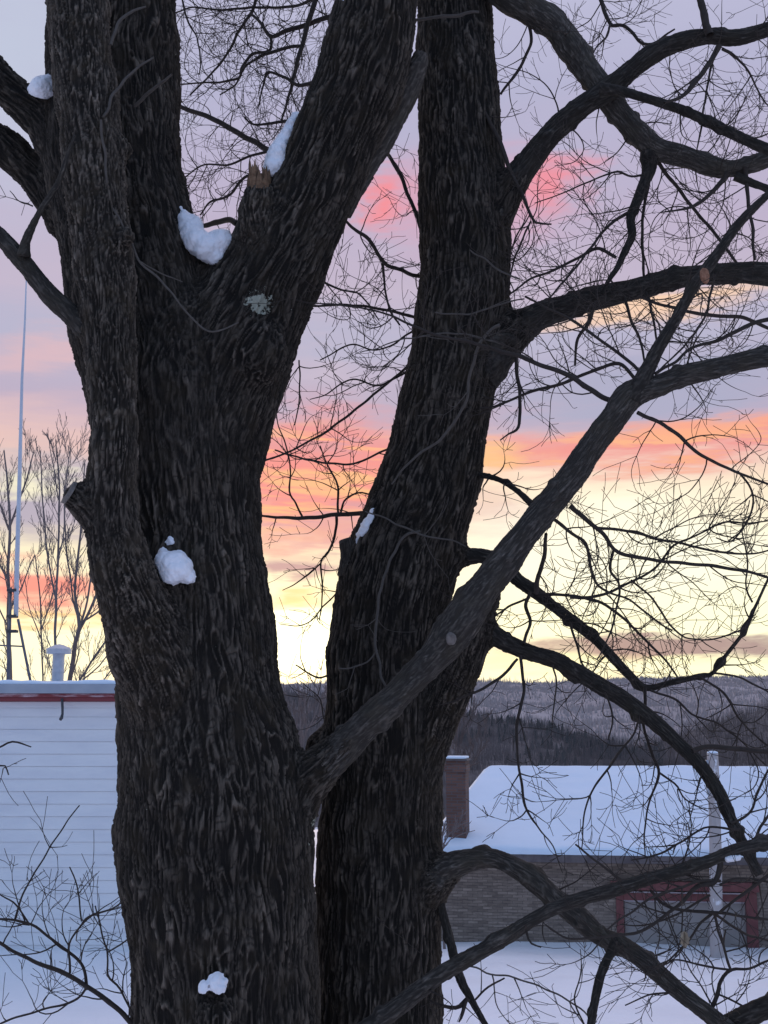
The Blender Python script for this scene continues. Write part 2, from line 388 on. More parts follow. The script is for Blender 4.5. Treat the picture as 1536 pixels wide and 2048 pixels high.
# conifers: tiers of drooping needles, one per tree, on the dark shoulder of the nearer slope
def conifers(name, x, y, z, h, mat, label):
    V = []; Q = []; tiers = 5; sides = 7
    for a, b_, c, hh in zip(x, y, z, h):
        for t in range(tiers):
            z0 = c + hh * (0.08 + 0.17 * t); z1 = z0 + hh * 0.30; r0 = hh * 0.27 * (1 - t / (tiers + 0.6)); o0 = len(V)
            for s_ in range(sides):
                an = 6.283 * s_ / sides + t; rr = r0 * rs.uniform(0.7, 1.25)
                V.append((a + rr * math.cos(an), b_ + rr * math.sin(an), z0 - rs.uniform(0, 0.05) * hh))
            V.append((a, b_, min(z1, c + hh)))
            for s_ in range(sides): Q.append((o0 + s_, o0 + (s_ + 1) % sides, o0 + sides))
    o = np_mesh(name, V, Q, mat, smooth=False); tag(o, label, 'forest', kind='stuff'); return o
cx = []; 
x, y, z, u, px = samp(mid, 3000, rs, 0.35, 1.0, (860, 1330))
dens = np.clip(pn(np.column_stack([x / 26, y / 60, np.zeros(len(x))])) * 1.2 + 0.25 + 1.4 * ss(0.86, 0.97, u) * (px < 1180) + 0.35 * ss(1180, 1240, px) , 0, 1)
k = (rs.rand(len(x)) < dens * 0.45) & (px > 870 + 40 * rs.rand(len(x)))
conifers('forest', x[k], y[k], z[k], rs.uniform(2.2, 4.8, k.sum()), M_con, 'dark evergreen woods on the shoulder of the nearer slope')

# ------------------------------------------------------------------ box helper
class MB:
    def __init__(s): s.v = []; s.f = []
    def box(s, a, b, rot=0.0, org=(0, 0, 0)):
        x0, y0, z0 = a; x1, y1, z1 = b; o = len(s.v); c_, s_ = math.cos(rot), math.sin(rot)
        for z in (z0, z1):
            for x, y in ((x0, y0), (x1, y0), (x1, y1), (x0, y1)):
                s.v.append((org[0] + x * c_ - y * s_, org[1] + x * s_ + y * c_, org[2] + z))
        s.f += [tuple(o + i for i in q) for q in ((0, 3, 2, 1), (4, 5, 6, 7), (0, 1, 5, 4), (1, 2, 6, 5), (2, 3, 7, 6), (3, 0, 4, 7))]
    def hexa(s, pts):                     # 8 corners: bottom 4 then top 4
        o = len(s.v); s.v += [tuple(p) for p in pts]
        s.f += [tuple(o + i for i in q) for q in ((0, 3, 2, 1), (4, 5, 6, 7), (0, 1, 5, 4), (1, 2, 6, 5), (2, 3, 7, 6), (3, 0, 4, 7))]
    def lathe(s, org, prof, n=20):
        o = len(s.v)
        for r, z in prof:
            for i in range(n): s.v.append((org[0] + r * math.cos(6.2832 * i / n), org[1] + r * math.sin(6.2832 * i / n), org[2] + z))
        for j in range(len(prof) - 1):
            for i in range(n): s.f.append((o + j * n + i, o + j * n + (i + 1) % n, o + (j + 1) * n + (i + 1) % n, o + (j + 1) * n + i))
    def tube(s, pts, rad, n=10):
        p = np.array([tuple(q) for q in pts], float); T, U, Vv = frames(p); o = len(s.v)
        for i in range(len(p)):
            for k in range(n):
                a = 6.2832 * k / n; s.v.append(tuple(p[i] + rad[i] * (U[i] * math.cos(a) + Vv[i] * math.sin(a))))
        for j in range(len(p) - 1):
            for i in range(n): s.f.append((o + j * n + i, o + j * n + (i + 1) % n, o + (j + 1) * n + (i + 1) % n, o + (j + 1) * n + i))
        s.f.append(tuple(o + i for i in range(n))[::-1]); s.f.append(tuple(o + (len(p) - 1) * n + i for i in range(n)))
    def build(s, name, mat, parent=None, bevel=0.0, smooth=False):
        me = bpy.data.meshes.new(name); me.from_pydata(s.v, [], s.f); me.materials.append(mat); me.update()
        if smooth: me.polygons.foreach_set('use_smooth', [True] * len(me.polygons))
        o = bpy.data.objects.new(name, me); C.objects.link(o)
        if bevel:
            m = o.modifiers.new('bevel', 'BEVEL'); m.width = bevel; m.segments = 2; m.limit_method = 'ANGLE'
        if parent is not None: adopt(o, parent)
        return o

# ------------------------------------------------------------------ white building on the left
WY = 28.5
wx0 = P(-900, 1600, WY).x; wx1 = P(385, 1600, WY).x
z_sof = P(0, 1404, WY).z; z_red0 = P(0, 1402, WY - 0.05).z; z_red1 = P(0, 1387, WY - 0.05).z
wb = empty('white_building', ((wx0 + wx1) / 2, WY + 6, 0))
tag(wb, 'tall white clapboard building with red trim and snowy flat roof', 'building')
mm, n, b = new_mat('white_siding'); t = n.n.new('ShaderNodeTexCoord').outputs['Object']
dirt = n.noise(n.vmath('MULTIPLY', t, (0.6, 1, 2.5)), 1.2, 5, 0.6)
n.put(b.inputs['Base Color'], n.mix(n.rng(dirt, 0.35, 0.75), (0.77, 0.79, 0.80, 1), (0.69, 0.71, 0.74, 1))); b.inputs['Roughness'].default_value = 0.5
M_siding = mm
lap = P(0, 1459, WY).z - P(0, 1483.7, WY).z
prof = []; z = 0.0; z = P(0, 1459, WY).z; zs = [z]
while zs[0] > 0: zs.insert(0, zs[0] - lap)
while zs[-1] < z_sof + 0.2: zs.append(zs[-1] + lap)
V = []; Fq = []
for i in range(len(zs) - 1):
    o0 = len(V); a, c = zs[i], zs[i + 1]
    for xx in (wx0, wx1):
        V += [(xx, WY - 0.024, a + 0.010), (xx, WY - 0.002, c), (xx, WY + 0.008, a + 0.009), (xx, WY + 0.008, a)]
    Fq += [(o0, o0 + 4, o0 + 5, o0 + 1), (o0 + 2, o0 + 6, o0 + 4, o0), (o0 + 3, o0 + 7, o0 + 6, o0 + 2)]
o0 = len(V); zt = zs[-1]
V += [(wx0, WY, 0), (wx1, WY, 0), (wx1, WY + 12, 0), (wx0, WY + 12, 0), (wx0, WY, zt), (wx1, WY, zt), (wx1, WY + 12, zt), (wx0, WY + 12, zt)]
Fq += [tuple(o0 + i for i in q) for q in ((1, 2, 6, 5), (2, 3, 7, 6), (3, 0, 4, 7))]
me = bpy.data.meshes.new('wall'); me.from_pydata(V, [], Fq); me.materials.append(M_siding); wall = bpy.data.objects.new('wall', me); C.objects.link(wall); adopt(wall, wb)
M_fascia = plain('grey_metal_fascia', (0.30, 0.34, 0.40, 1), (0.36, 0.40, 0.45, 1), 2, 0.5)
mm, n, b = new_mat('red_trim'); t = n.n.new('ShaderNodeTexCoord').outputs['Object']
zz = n.xyz(t)[2]; up = n.rng(zz, (z_red0 + z_red1) / 2 - 0.01, (z_red0 + z_red1) / 2 + 0.01)
frost = n.rng(n.math('ADD', n.noise(n.vmath('MULTIPLY', t, (1, 1, 5)), 1.7, 5, 0.65), n.math('MULTIPLY', up, 0.12)), 0.52, 0.80)
n.put(b.inputs['Base Color'], n.mix(n.math('MULTIPLY', frost, up), (0.20, 0.028, 0.035, 1), (0.55, 0.42, 0.46, 1))); b.inputs['Roughness'].default_value = 0.5
M_redtrim = mm
m = MB(); m.box((wx0 - 0.3, WY - 0.42, P(0, 1387, WY - 0.4).z + 0.003), (wx1 + 0.3, WY + 12.3, P(0, 1368, WY - 0.4).z)); roof = m.build('roof', M_fascia, wb, 0.015)
m = MB(); zr0 = P(0, 1403, WY - 0.36).z; zr1 = P(0, 1387, WY - 0.36).z
zm = (zr0 + zr1) / 2
m.box((wx0 - 0.25, WY - 0.36, zm), (wx1 + 0.25, WY - 0.02, zr1)); m.box((wx0 - 0.25, WY - 0.33, zr0), (wx1 + 0.25, WY - 0.02, zm - 0.002)); m.build('trim', M_redtrim, wb, 0.006)
m = MB(); m.box((wx0 - 0.1, WY - 0.12, zr0 - 0.14), (wx1 + 0.1, WY - 0.03, zr0 - 0.004)); m.build('frieze', M_siding, wb, 0.006)
zr = P(0, 1368, WY - 0.4).z
xs2 = np.linspace(wx0 - 0.28, wx1 + 0.28, 180); ys2 = np.concatenate([[0, 0.0, 0.02, 0.08, 0.2], np.linspace(0.5, 12.4, 26)])
X, Y = np.meshgrid(xs2, ys2 + WY - 0.38)
th = 0.075 + 0.055 * pn(np.column_stack([X.ravel() / 1.1, Y.ravel() / 1.6, np.zeros(X.size)])).reshape(X.shape) + 0.03 * pn(np.column_stack([X.ravel() / 0.3, Y.ravel() / 0.5, np.zeros(X.size) + 4])).reshape(X.shape)
fall = np.array([0.0, 0.45, 0.75, 0.95] + [1.0] * (len(ys2) - 4))[:, None]
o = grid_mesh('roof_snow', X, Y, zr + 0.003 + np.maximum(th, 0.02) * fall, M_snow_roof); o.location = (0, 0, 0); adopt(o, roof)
vp = P(115, 1366, WY + 0.6)
M_vent = plain('galvanised_vent', (0.42, 0.45, 0.50, 1), (0.5, 0.53, 0.58, 1), 8, 0.45, metal=0.3)
hpx = lambda a: (a / F) * 29.4
m = MB(); m.lathe(vp, [(hpx(11.5), -0.15), (hpx(11.5), hpx(58)), (hpx(9), hpx(58))], 24)
m.lathe(vp, [(hpx(11.5), hpx(56)), (hpx(24), hpx(57)), (hpx(24.5), hpx(66)), (hpx(20), hpx(69)), (hpx(9), hpx(74)), (0.001, hpx(76))], 24)
m.lathe(vp, [(hpx(12.3), hpx(20)), (hpx(12.3), hpx(22)), (hpx(11.6), hpx(23))], 24)
m.build('vent_pipe', M_vent, roof, smooth=False)
M_darkmetal = plain('dark_iron', (0.035, 0.036, 0.042, 1), (0.06, 0.06, 0.065, 1), 10, 0.6)
hk = [P(124, 1397, WY - 0.40), P(125, 1415, WY - 0.42), P(125, 1428, WY - 0.44), P(123, 1436, WY - 0.5), P(120, 1440, WY - 0.52)]
m = MB(); m.tube(hk, [0.03, 0.03, 0.028, 0.04, 0.035], 10); m.build('hook', M_darkmetal, wb, smooth=True)

# antenna on its mast beside the roof
AY = 30.5
M_glass = plain('pale_fibreglass', (0.50, 0.54, 0.62, 1), (0.58, 0.62, 0.68, 1), 3, 0.4)
M_mast = plain('weathered_mast', (0.10, 0.10, 0.12, 1), (0.16, 0.16, 0.18, 1), 3, 0.6)
an = empty('antenna', P(17, 1372, AY)); tag(an, 'tall white whip antenna clamped to a dark mast at the far left', 'antenna')
m = MB(); m.tube([P(32, 1232, AY), P(34, 1130, AY), P(39, 960, AY), P(44, 760, AY), P(50, 640, AY), P(53, 548, AY)], [0.062, 0.062, 0.055, 0.038, 0.026, 0.016], 12); m.build('whip', M_glass, an, smooth=True)
m = MB(); m.tube([P(16, 1374, AY + 0.05), P(19, 1260, AY + 0.05), P(21, 1175, AY + 0.05)], [0.05, 0.042, 0.038], 10); m.build('mast', M_mast, an, smooth=True)
for yy in (1180, 1232, 1262):
    m = MB(); a = P(13, yy, AY - 0.1); c = P(37, yy, AY + 0.12); m.box((a.x, a.y, a.z - 0.035), (c.x, c.y, a.z + 0.035)); m.build('clamp', M_darkmetal, an, 0.01)
m = MB(); m.tube([P(36, 1238, AY), P(62, 1368, AY + 0.3)], [0.035, 0.035], 8); m.tube([P(-14, 1290, AY + 0.1), P(48, 1293, AY + 0.1)], [0.02, 0.02], 8); m.build('brace', M_mast, an, smooth=True)

# ------------------------------------------------------------------ shingled building on the right
A0 = G(700, 1878); A1 = G(1536, 1896); d = (A1 - A0).normalized(); BL = (G(860, 1881)); 
def alongX(px):                           # point of the wall line seen at column px
    r = ray(px, 1885); k = r.x / r.y
    t = (k * A0.y - A0.x) / (d.x - k * d.y); return A0 + d * t
nb = Vector((-d.y, d.x, 0))               # pointing away from the window
wl = alongX(770); wr = alongX(2300)
def atdepth(px, py, Yv): return P(px, py, Yv)
ov = 0.45
eL = wl - nb * ov; eR = wr - nb * ov
z_e0 = P(885, 1703, alongX(885).y - ov).z; z_e1 = P(1400, 1717, alongX(1400).y - ov).z; z_e = (z_e0 + z_e1) / 2
rb = empty('shingled_building', (wl + wr) / 2 + nb * 5); tag(rb, 'low brown shingle sided building with a wide snow covered roof and a red framed doorway', 'building')
mm, n, b = new_mat('brown_shingles'); t = n.n.new('ShaderNodeTexCoord').outputs['Object']
br = n.n.new('ShaderNodeTexBrick'); 
xx, yy, zz = n.xyz(t); n.put(br.inputs['Vector'], n.comb(xx, zz))
br.inputs['Scale'].default_value = 1.0; br.inputs['Brick Width'].default_value = 0.26; br.inputs['Row Height'].default_value = 0.075; br.inputs['Mortar Size'].default_value = 0.007
br.inputs['Color1'].default_value = (0.16, 0.130, 0.106, 1); br.inputs['Color2'].default_value = (0.28, 0.232, 0.19, 1); br.inputs['Mortar'].default_value = (0.12, 0.10, 0.088, 1); br.inputs['Bias'].default_value = -0.1
br.offset_frequency = 2
wv = n.noise(n.vmath('MULTIPLY', t, (1.5, 1, 9)), 2.6, 5, 0.75)
n.put(b.inputs['Base Color'], n.mix(1.0, br.outputs[0], n.ramp(wv, [(0.32, (0.62, 0.60, 0.60, 1)), (0.68, (1.35, 1.32, 1.3, 1))]), 'MULTIPLY')); b.inputs['Roughness'].default_value = 0.9
bump(n, b, br.outputs[1], -0.25, 0.01)
M_shingle = mm
hw = z_e - 0.03
M_brown = plain('weathered_brown_boards', (0.085, 0.070, 0.072, 1), (0.14, 0.12, 0.12, 1), 3, 0.8)
M_redf = plain('dull_red_paint', (0.125, 0.032, 0.032, 1), (0.17, 0.055, 0.052, 1), 5, 0.6)
M_panel = plain('grey_door_panel', (0.23, 0.205, 0.19, 1), (0.30, 0.27, 0.25, 1), 1.2, 0.7)
dl, dr = alongX(1236), alongX(1516)
def wbx(mbb, a, c, f0, f1, z0, z1):       # a slab on the wall from a to c, from f0 to f1 in front
    p = [a - nb * f1, c - nb * f1, c - nb * f0, a - nb * f0]
    mbb.hexa([(q.x, q.y, z0) for q in p] + [(q.x, q.y, z1) for q in p])
ztop = P(1380, 1772, alongX(1380).y).z; zin = P(1380, 1802, alongX(1380).y).z
m = MB(); wbx(m, wl, dl, -0.2, 0, -0.4, hw); wbx(m, dr, wr, -0.2, 0, -0.4, hw); wbx(m, dl, dr, -0.2, 0, ztop, hw)
wbx(m, wl, wl + d * 0.2, -9.0, -0.2, -0.4, hw); wbx(m, wr - d * 0.2, wr, -9.0, -0.2, -0.4, hw); wbx(m, wl, wr, -9.2, -9.0, -0.4, hw); m.build('wall', M_shingle, rb)
door = None
m = MB(); wbx(m, dl + d * 0.2, dr - d * 0.2, -0.14, -0.10, -0.3, zin); door = m.build('door', M_panel, rb, 0.01)
fw = 0.17
m = MB(); wbx(m, dl - d * 0.02, dl + d * fw, -0.09, 0.05, -0.3, ztop - 0.02); wbx(m, dr - d * (fw + 0.09), dr + d * 0.02, -0.09, 0.05, -0.3, ztop - 0.02)
wbx(m, dl + d * (fw + 0.002), dr - d * (fw + 0.092), -0.09, 0.04, zin, zin + 0.19); m.build('frame', M_redf, door, 0.008)
m = MB(); wbx(m, dl - d * 0.15, dr + d * 0.06, 0.051, 0.22, ztop - 0.10, ztop + 0.13); m.build('lintel', M_redf, door, 0.01)
M_pale = plain('pale_trim', (0.35, 0.32, 0.34, 1), (0.45, 0.42, 0.44, 1), 6, 0.6)
m = MB(); wbx(m, dl + d * (fw + 0.01), dr - d * (fw + 0.10), -0.09, -0.05, zin - 0.05, zin - 0.002); wbx(m, dl + d * (fw + 0.01), dr - d * (fw + 0.10), 0.0, 0.062, zin + 0.192, zin + 0.225); m.build('trim', M_pale, door)
Yr = wl.y + 5.7
rL = P(968, 1540, Yr + 0.1); rR = P(2300, 1541, Yr - 0.9)
rz = (rL.z + P(1536, 1540, Yr - 0.3).z) / 2
eLc = eL.copy(); eLc.z = z_e; eRc = eR.copy(); eRc.z = z_e
eLc2 = alongX(838) - nb * ov; eLc2.z = z_e
def lerp(a, b, t): return a + (b - a) * t
# roof boards
m = MB(); dz = Vector((0, 0, -0.10))
rLl = Vector((rL.x, rL.y, rz)); rRl = Vector((rR.x, rR.y, rz)); bL = rLl + nb * 5.6 + Vector((0, 0, z_e - rz)); bR = rRl + nb * 5.6 + Vector((0, 0, z_e - rz))
m.hexa([eLc2 + dz, eRc + dz, rRl + dz, rLl + dz, eLc2, eRc, rRl, rLl]); m.hexa([rLl + dz, rRl + dz, bR + dz, bL + dz, rLl, rRl, bR, bL])
roof2 = m.build('roof', M_brown, rb)
m = MB(); fo = nb * 0.012
for z0, z1, f in ((-0.19, -0.004, 0.012),):
    a = eLc2 - nb * 0.035; c = eRc - nb * 0.035
    m.hexa([(a.x, a.y, z_e + z0), (c.x, c.y, z_e + z0), (c + nb * 0.03).to_tuple()[:2] + (z_e + z0,), (a + nb * 0.03).to_tuple()[:2] + (z_e + z0,), (a.x, a.y, z_e + z1), (c.x, c.y, z_e + z1), (c + nb * 0.03).to_tuple()[:2] + (z_e + z1,), (a + nb * 0.03).to_tuple()[:2] + (z_e + z1,)])
m.build('fascia', M_brown, rb)
# snow blanket on the front slope
nu, nv = 240, 50; Vs = []
tt = np.concatenate([[0, 0.0, 0.004, 0.012], np.linspace(0.03, 0.97, nv - 6), [0.99, 1.0]]); ft = np.concatenate([[0, 0.55, 0.85, 1.0], np.ones(nv - 6), [0.9, 0.7]])
X = np.zeros((len(tt), nu)); Y = X.copy(); Z = X.copy()
for j in range(nu):
    a = lerp(eLc2, eRc, j / (nu - 1)) - nb * 0.03; c = lerp(rLl, rRl, j / (nu - 1)); side = min(1, (j + 0.2) / 3, (nu - j) / 3)
    for i, q in enumerate(tt):
        p = lerp(a, c, q); X[i, j], Y[i, j], Z[i, j] = p.x, p.y, p.z
nn = pn(np.column_stack([X.ravel() / 2.4, Y.ravel() / 1.5, np.zeros(X.size)])).reshape(X.shape)
sj = np.minimum(1, (np.arange(nu) + 0.05) / 2.5)[None, :]
lip = pn(np.column_stack([X.ravel() / 0.55, np.zeros(X.size), np.zeros(X.size)])).reshape(X.shape) * 0.05 + pn(np.column_stack([X.ravel() / 0.16, np.zeros(X.size) + 3, np.zeros(X.size)])).reshape(X.shape) * 0.02
Y = Y + lip * np.clip(1 - tt[:, None] / 0.1, 0, 1)
nn = nn + 0.8 * pn(np.column_stack([X.ravel() / 0.7, Y.ravel() / 0.5, np.zeros(X.size) + 2])).reshape(X.shape)
Z = Z + 0.004 + (0.17 + 0.03 * nn) * ft[:, None] * sj
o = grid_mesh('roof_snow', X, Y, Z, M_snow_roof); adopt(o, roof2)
# brick chimney rising through the snow near the eave
mm, n, b = new_mat('chimney_brick'); t = n.n.new('ShaderNodeTexCoord').outputs['Object']; xx, yy, zz = n.xyz(t)
br = n.n.new('ShaderNodeTexBrick'); n.put(br.inputs['Vector'], n.comb(n.math('ADD', xx, yy), zz)); br.inputs['Scale'].default_value = 1.0
br.inputs['Brick Width'].default_value = 0.22; br.inputs['Row Height'].default_value = 0.075; br.inputs['Mortar Size'].default_value = 0.01
br.inputs['Color1'].default_value = (0.105, 0.054, 0.042, 1); br.inputs['Color2'].default_value = (0.16, 0.085, 0.066, 1); br.inputs['Mortar'].default_value = (0.10, 0.085, 0.085, 1)
n.put(b.inputs['Base Color'], br.outputs[0]); b.inputs['Roughness'].default_value = 0.9; M_brick = mm
CY = alongX(915).y + 0.35
cb = P(916, 1676, CY); ctop = P(916, 1521, CY).z
m = MB(); m.box((-0.27, -0.27, z_e - cb.z - 0.1), (0.27, 0.27, ctop - cb.z), math.radians(-14), (cb.x, cb.y, cb.z)); m.box((-0.30, -0.30, ctop - cb.z - 0.30), (0.30, 0.30, ctop - cb.z - 0.10), math.radians(-14), (cb.x, cb.y, cb.z))
ch = m.build('chimney', M_brick, roof2, 0.01)
m = MB(); m.box((-0.32, -0.32, ctop + 0.002), (0.32, 0.32, ctop + 0.05), math.radians(-14), (cb.x, cb.y, 0)); m.build('chimney_cap', M_brown, roof2, 0.01)
m = MB(); m.box((-0.31, -0.31, ctop + 0.053), (0.28, 0.31, ctop + 0.12), math.radians(-14), (cb.x, cb.y, 0)); m.build('snow_cap', M_snow_roof, roof2, 0.03)

# wooden pole
M_pole = new_mat('weathered_pole'); mm, n, b = M_pole; t = n.n.new('ShaderNodeTexCoord').outputs['Object']
g1 = n.noise(n.vmath('MULTIPLY', t, (9, 9, 0.7)), 3, 5, 0.7); sn = n.noise(n.vmath('MULTIPLY', t, (1, 1, 0.6)), 3.5, 4, 0.6)
c = n.mix(g1, (0.30, 0.27, 0.26, 1), (0.52, 0.48, 0.47, 1)); c = n.mix(n.rng(sn, 0.60, 0.68, 0, 0.8), c, (0.78, 0.80, 0.84, 1)); n.put(b.inputs['Base Color'], c); b.inputs['Roughness'].default_value = 0.85
PY = 30.6; pb = P(1434, 1900, PY); pb.z = -0.3
m = MB(); pts = [pb, P(1433, 1880, PY), P(1431, 1700, PY), P(1427, 1560, PY), P(1425, 1506, PY)]
pl = empty('utility_pole', (pb.x, pb.y, 0)); tag(pl, 'weathered wooden pole patched with snow in front of the shingled building', 'pole')
pts2, rr2, _ = spline(pts, [0.165, 0.16, 0.15, 0.142, 0.14], 0.15); m.tube(pts2, rr2, 18); m.build('post', M_pole[0], pl, smooth=True)
m = MB(); tp = P(1425, 1506, PY); m.lathe(tp, [(0.139, 0.0), (0.13, 0.03), (0.07, 0.05), (0.001, 0.055)], 16); m.build('snow_cap', M_snow_roof, pl, smooth=True)
m = MB(); ga = P(1416, 1520, PY); gb = P(1416, 1590, PY); m.box((ga.x - 0.06, ga.y - 0.06, gb.z), (ga.x + 0.02, ga.y + 0.06, ga.z)); m.build('conduit', M_fascia, pl, 0.01)
gw = [P(1418, 1530, PY), P(1300, 1546, PY + 1), P(1248, 1552, PY + 1.5)]
m = MB(); a = P(1246, 1545, 33.5); c = P(1186, 1708, 30.0); m.tube([a, lerp(a, c, 0.5) + Vector((0.02, 0, -0.03)), c], [0.008] * 3, 6); o = m.build('guy_wire', M_darkmetal); tag(o, 'thin slack wire slanting over the snowy roof left of the wooden pole', 'wire')

# ------------------------------------------------------------------ tube meshes for limbs and twigs
def limb_arrays(pts, rad, k=1.0, seg=0.0075, amp=0.006, tone=1.0, knob=0.0, seed=0.0, maxn=84):
    p, r, s = spline(pts, rad, seg); T, U, Vv = frames(p)
    n = int(min(maxn, max(12, 2 * math.pi * np.max(r) / seg))); a = np.linspace(0, 2 * math.pi, n, endpoint=False)
    ca, sa = np.cos(a), np.sin(a)
    dirs = U[:, None, :] * ca[None, :, None] + Vv[:, None, :] * sa[None, :, None]
    cx = (r[:, None] * ca[None, :]).ravel(); cy = (r[:, None] * sa[None, :]).ravel(); cs = np.repeat(s, n)
    c = np.column_stack([cx, cy, cs]) + seed
    h = bark_h(c, k)
    lo = pn(np.column_stack([cx / 0.09, cy / 0.09, cs / 0.14]) + seed * 1.7)
    kn = np.clip(pn(np.column_stack([cx / 0.05, cy / 0.05, cs / 0.07]) + seed * 2.1) - 0.34, 0, 1)
    rr = np.repeat(r, n)
    disp = np.minimum(amp, rr * 0.16) * (h - 0.5) + lo * rr * 0.15 + kn * knob
    V = (p[:, None, :] + dirs * (r[:, None, None])).reshape(-1, 3) + dirs.reshape(-1, 3) * disp[:, None]
    m_ = len(p); i = np.arange(m_ - 1)[:, None] * n + np.arange(n)[None, :]; j = np.arange(m_ - 1)[:, None] * n + (np.arange(n)[None, :] + 1) % n
    Q = np.stack([i, j, j + n, i + n], -1).reshape(-1, 4)
    V = np.vstack([V, p[0], p[-1]]); a0 = len(V) - 2
    k0 = np.arange(n); c0 = np.stack([np.full(n, a0), (k0 + 1) % n, k0, np.full(n, a0)], -1)
    e = (m_ - 1) * n; c1 = np.stack([np.full(n, a0 + 1), e + k0, e + (k0 + 1) % n, np.full(n, a0 + 1)], -1)
    bk = np.vstack([c, c[:1], c[-1:]]); hh = np.concatenate([h, [0.6, 0.6]])
    return V, Q, c0[:, :3], c1[:, :3], bk, hh, np.full(len(V), tone)
def limb_obj(name, specs, mat, parent, **kw):
    Vs = []; Qs = []; Ts = []; B = []; H = []; To = []; o0 = 0
    for pts, rad, kk in specs:
        V, Q, c0, c1, bk, hh, to = limb_arrays(pts, rad, **{**kw, **kk}); Vs.append(V); Qs.append(Q + o0); Ts += [c0 + o0, c1 + o0]; B.append(bk); H.append(hh); To.append(to); o0 += len(V)
    me = bpy.data.meshes.new(name); V = np.vstack(Vs).astype(np.float32); Q = np.vstack(Qs); T3 = np.vstack(Ts)
    me.vertices.add(len(V)); me.vertices.foreach_set('co', V.ravel())
    L = np.concatenate([Q.ravel(), T3.ravel()]).astype(np.int32); me.loops.add(len(L)); me.loops.foreach_set('vertex_index', L)
    st = np.concatenate([np.arange(len(Q)) * 4, len(Q) * 4 + np.arange(len(T3)) * 3]).astype(np.int32); me.polygons.add(len(st)); me.polygons.foreach_set('loop_start', st)
    me.update(calc_edges=True); me.polygons.foreach_set('use_smooth', [True] * len(st))
    for an_, ty, dt in (('bk', 'FLOAT_VECTOR', np.vstack(B)), ('h', 'FLOAT', np.concatenate(H)), ('tone', 'FLOAT', np.concatenate(To)), ('lichen', 'FLOAT', np.zeros(len(V)))):
        a = me.attributes.new(an_, ty, 'POINT'); a.data.foreach_set('vector' if ty == 'FLOAT_VECTOR' else 'value', dt.astype(np.float32).ravel())
    me.materials.append(mat); o = bpy.data.objects.new(name, me); C.objects.link(o); adopt(o, parent); return o

class Twigs:
    """many thin tapering tubes gathered in one mesh"""
    def __init__(s): s.V = []; s.Q = []; s.n = 0
    def add(s, p, r, sides=4):
        p = np.asarray(p, float); r = np.asarray(r, float); T, U, Vv = frames(p)
        a = np.linspace(0, 2 * math.pi, sides, endpoint=False)
        V = p[:, None, :] + (U[:, None, :] * np.cos(a)[None, :, None] + Vv[:, None, :] * np.sin(a)[None, :, None]) * r[:, None, None]
        m_ = len(p); i = np.arange(m_ - 1)[:, None] * sides + np.arange(sides)[None, :]; j = np.arange(m_ - 1)[:, None] * sides + (np.arange(sides)[None, :] + 1) % sides
        s.V.append(V.reshape(-1, 3)); s.Q.append(np.stack([i, j, j + sides, i + sides], -1).reshape(-1, 4) + s.n); s.n += m_ * sides
    def build(s, name, mat, parent):
        if not s.V: return None
        o = np_mesh(name, np.vstack(s.V), np.vstack(s.Q), mat); adopt(o, parent); return o

TW = {'count': 0}
def grow(tw, p, d, L, r, lev, rg, wander=0.22, up=0.10, px_min=0.00115, ratio=0.58, gap=0.12):
    """one twig and its side twigs; maple habit: paired side shoots, kinks at nodes, tips turning up"""
    n = max(3, int(L / (0.035 if lev < 2 else 0.022))); step = L / n; p = np.array(p, float); d = np.array(d, float); d /= np.linalg.norm(d)
    pts = [p.copy()]; rs_ = [r]; dirs = [d.copy()]; bend = rg.normal(0, 0.05, 3)
    for i in range(n):
        t = (i + 1) / n; bend = bend * 0.92 + rg.normal(0, 0.05, 3)
        d = d + bend + rg.normal(0, wander * 0.24, 3) + np.array([0, 0, up * (0.2 + t)]) * 0.6; d /= np.linalg.norm(d)
        p = p + d * step; pts.append(p.copy()); rs_.append(max(px_min, r * (1 - 0.65 * t))); dirs.append(d.copy())
    tw.add(pts, rs_, 4 if r < 0.006 else 6); TW['count'] += 1
    if lev <= 0: return
    nn = max(1, int(L / gap)); pos = np.linspace(0.22, 1.0, nn + 1)[: nn + 1] if nn > 1 else np.array([0.55, 1.0])
    phase = rg.uniform(0, 6.28)
    for q in pos:
        i = min(n, max(1, int(round(q * n)))); T = dirs[i]; a = np.cross(T, [0.3, 0.2, 1.0]); a /= np.linalg.norm(a) + 1e-9; b_ = np.cross(T, a); phase += 1.4 + rg.normal(0, 0.3)
        for sgn in (0, math.pi):
            if rg.rand() > (0.72 if lev > 1 else 0.55): continue
            ph = phase + sgn; an_ = math.radians(rg.uniform(32, 62)) if q < 0.99 else math.radians(rg.uniform(12, 35))
            dd = T * math.cos(an_) + (a * math.cos(ph) + b_ * math.sin(ph)) * math.sin(an_)
            LL = L * ratio * (1.15 - 0.6 * q) * rg.uniform(0.45, 1.15)
            if lev == 1: LL = rg.uniform(0.02, 0.08) if rg.rand() < 0.6 else rg.uniform(0.08, 0.16)
            grow(tw, pts[i], dd, LL, max(px_min, rs_[i] * 0.62), lev - 1, rg, wander * 1.05, up, px_min, ratio, gap * 0.62)
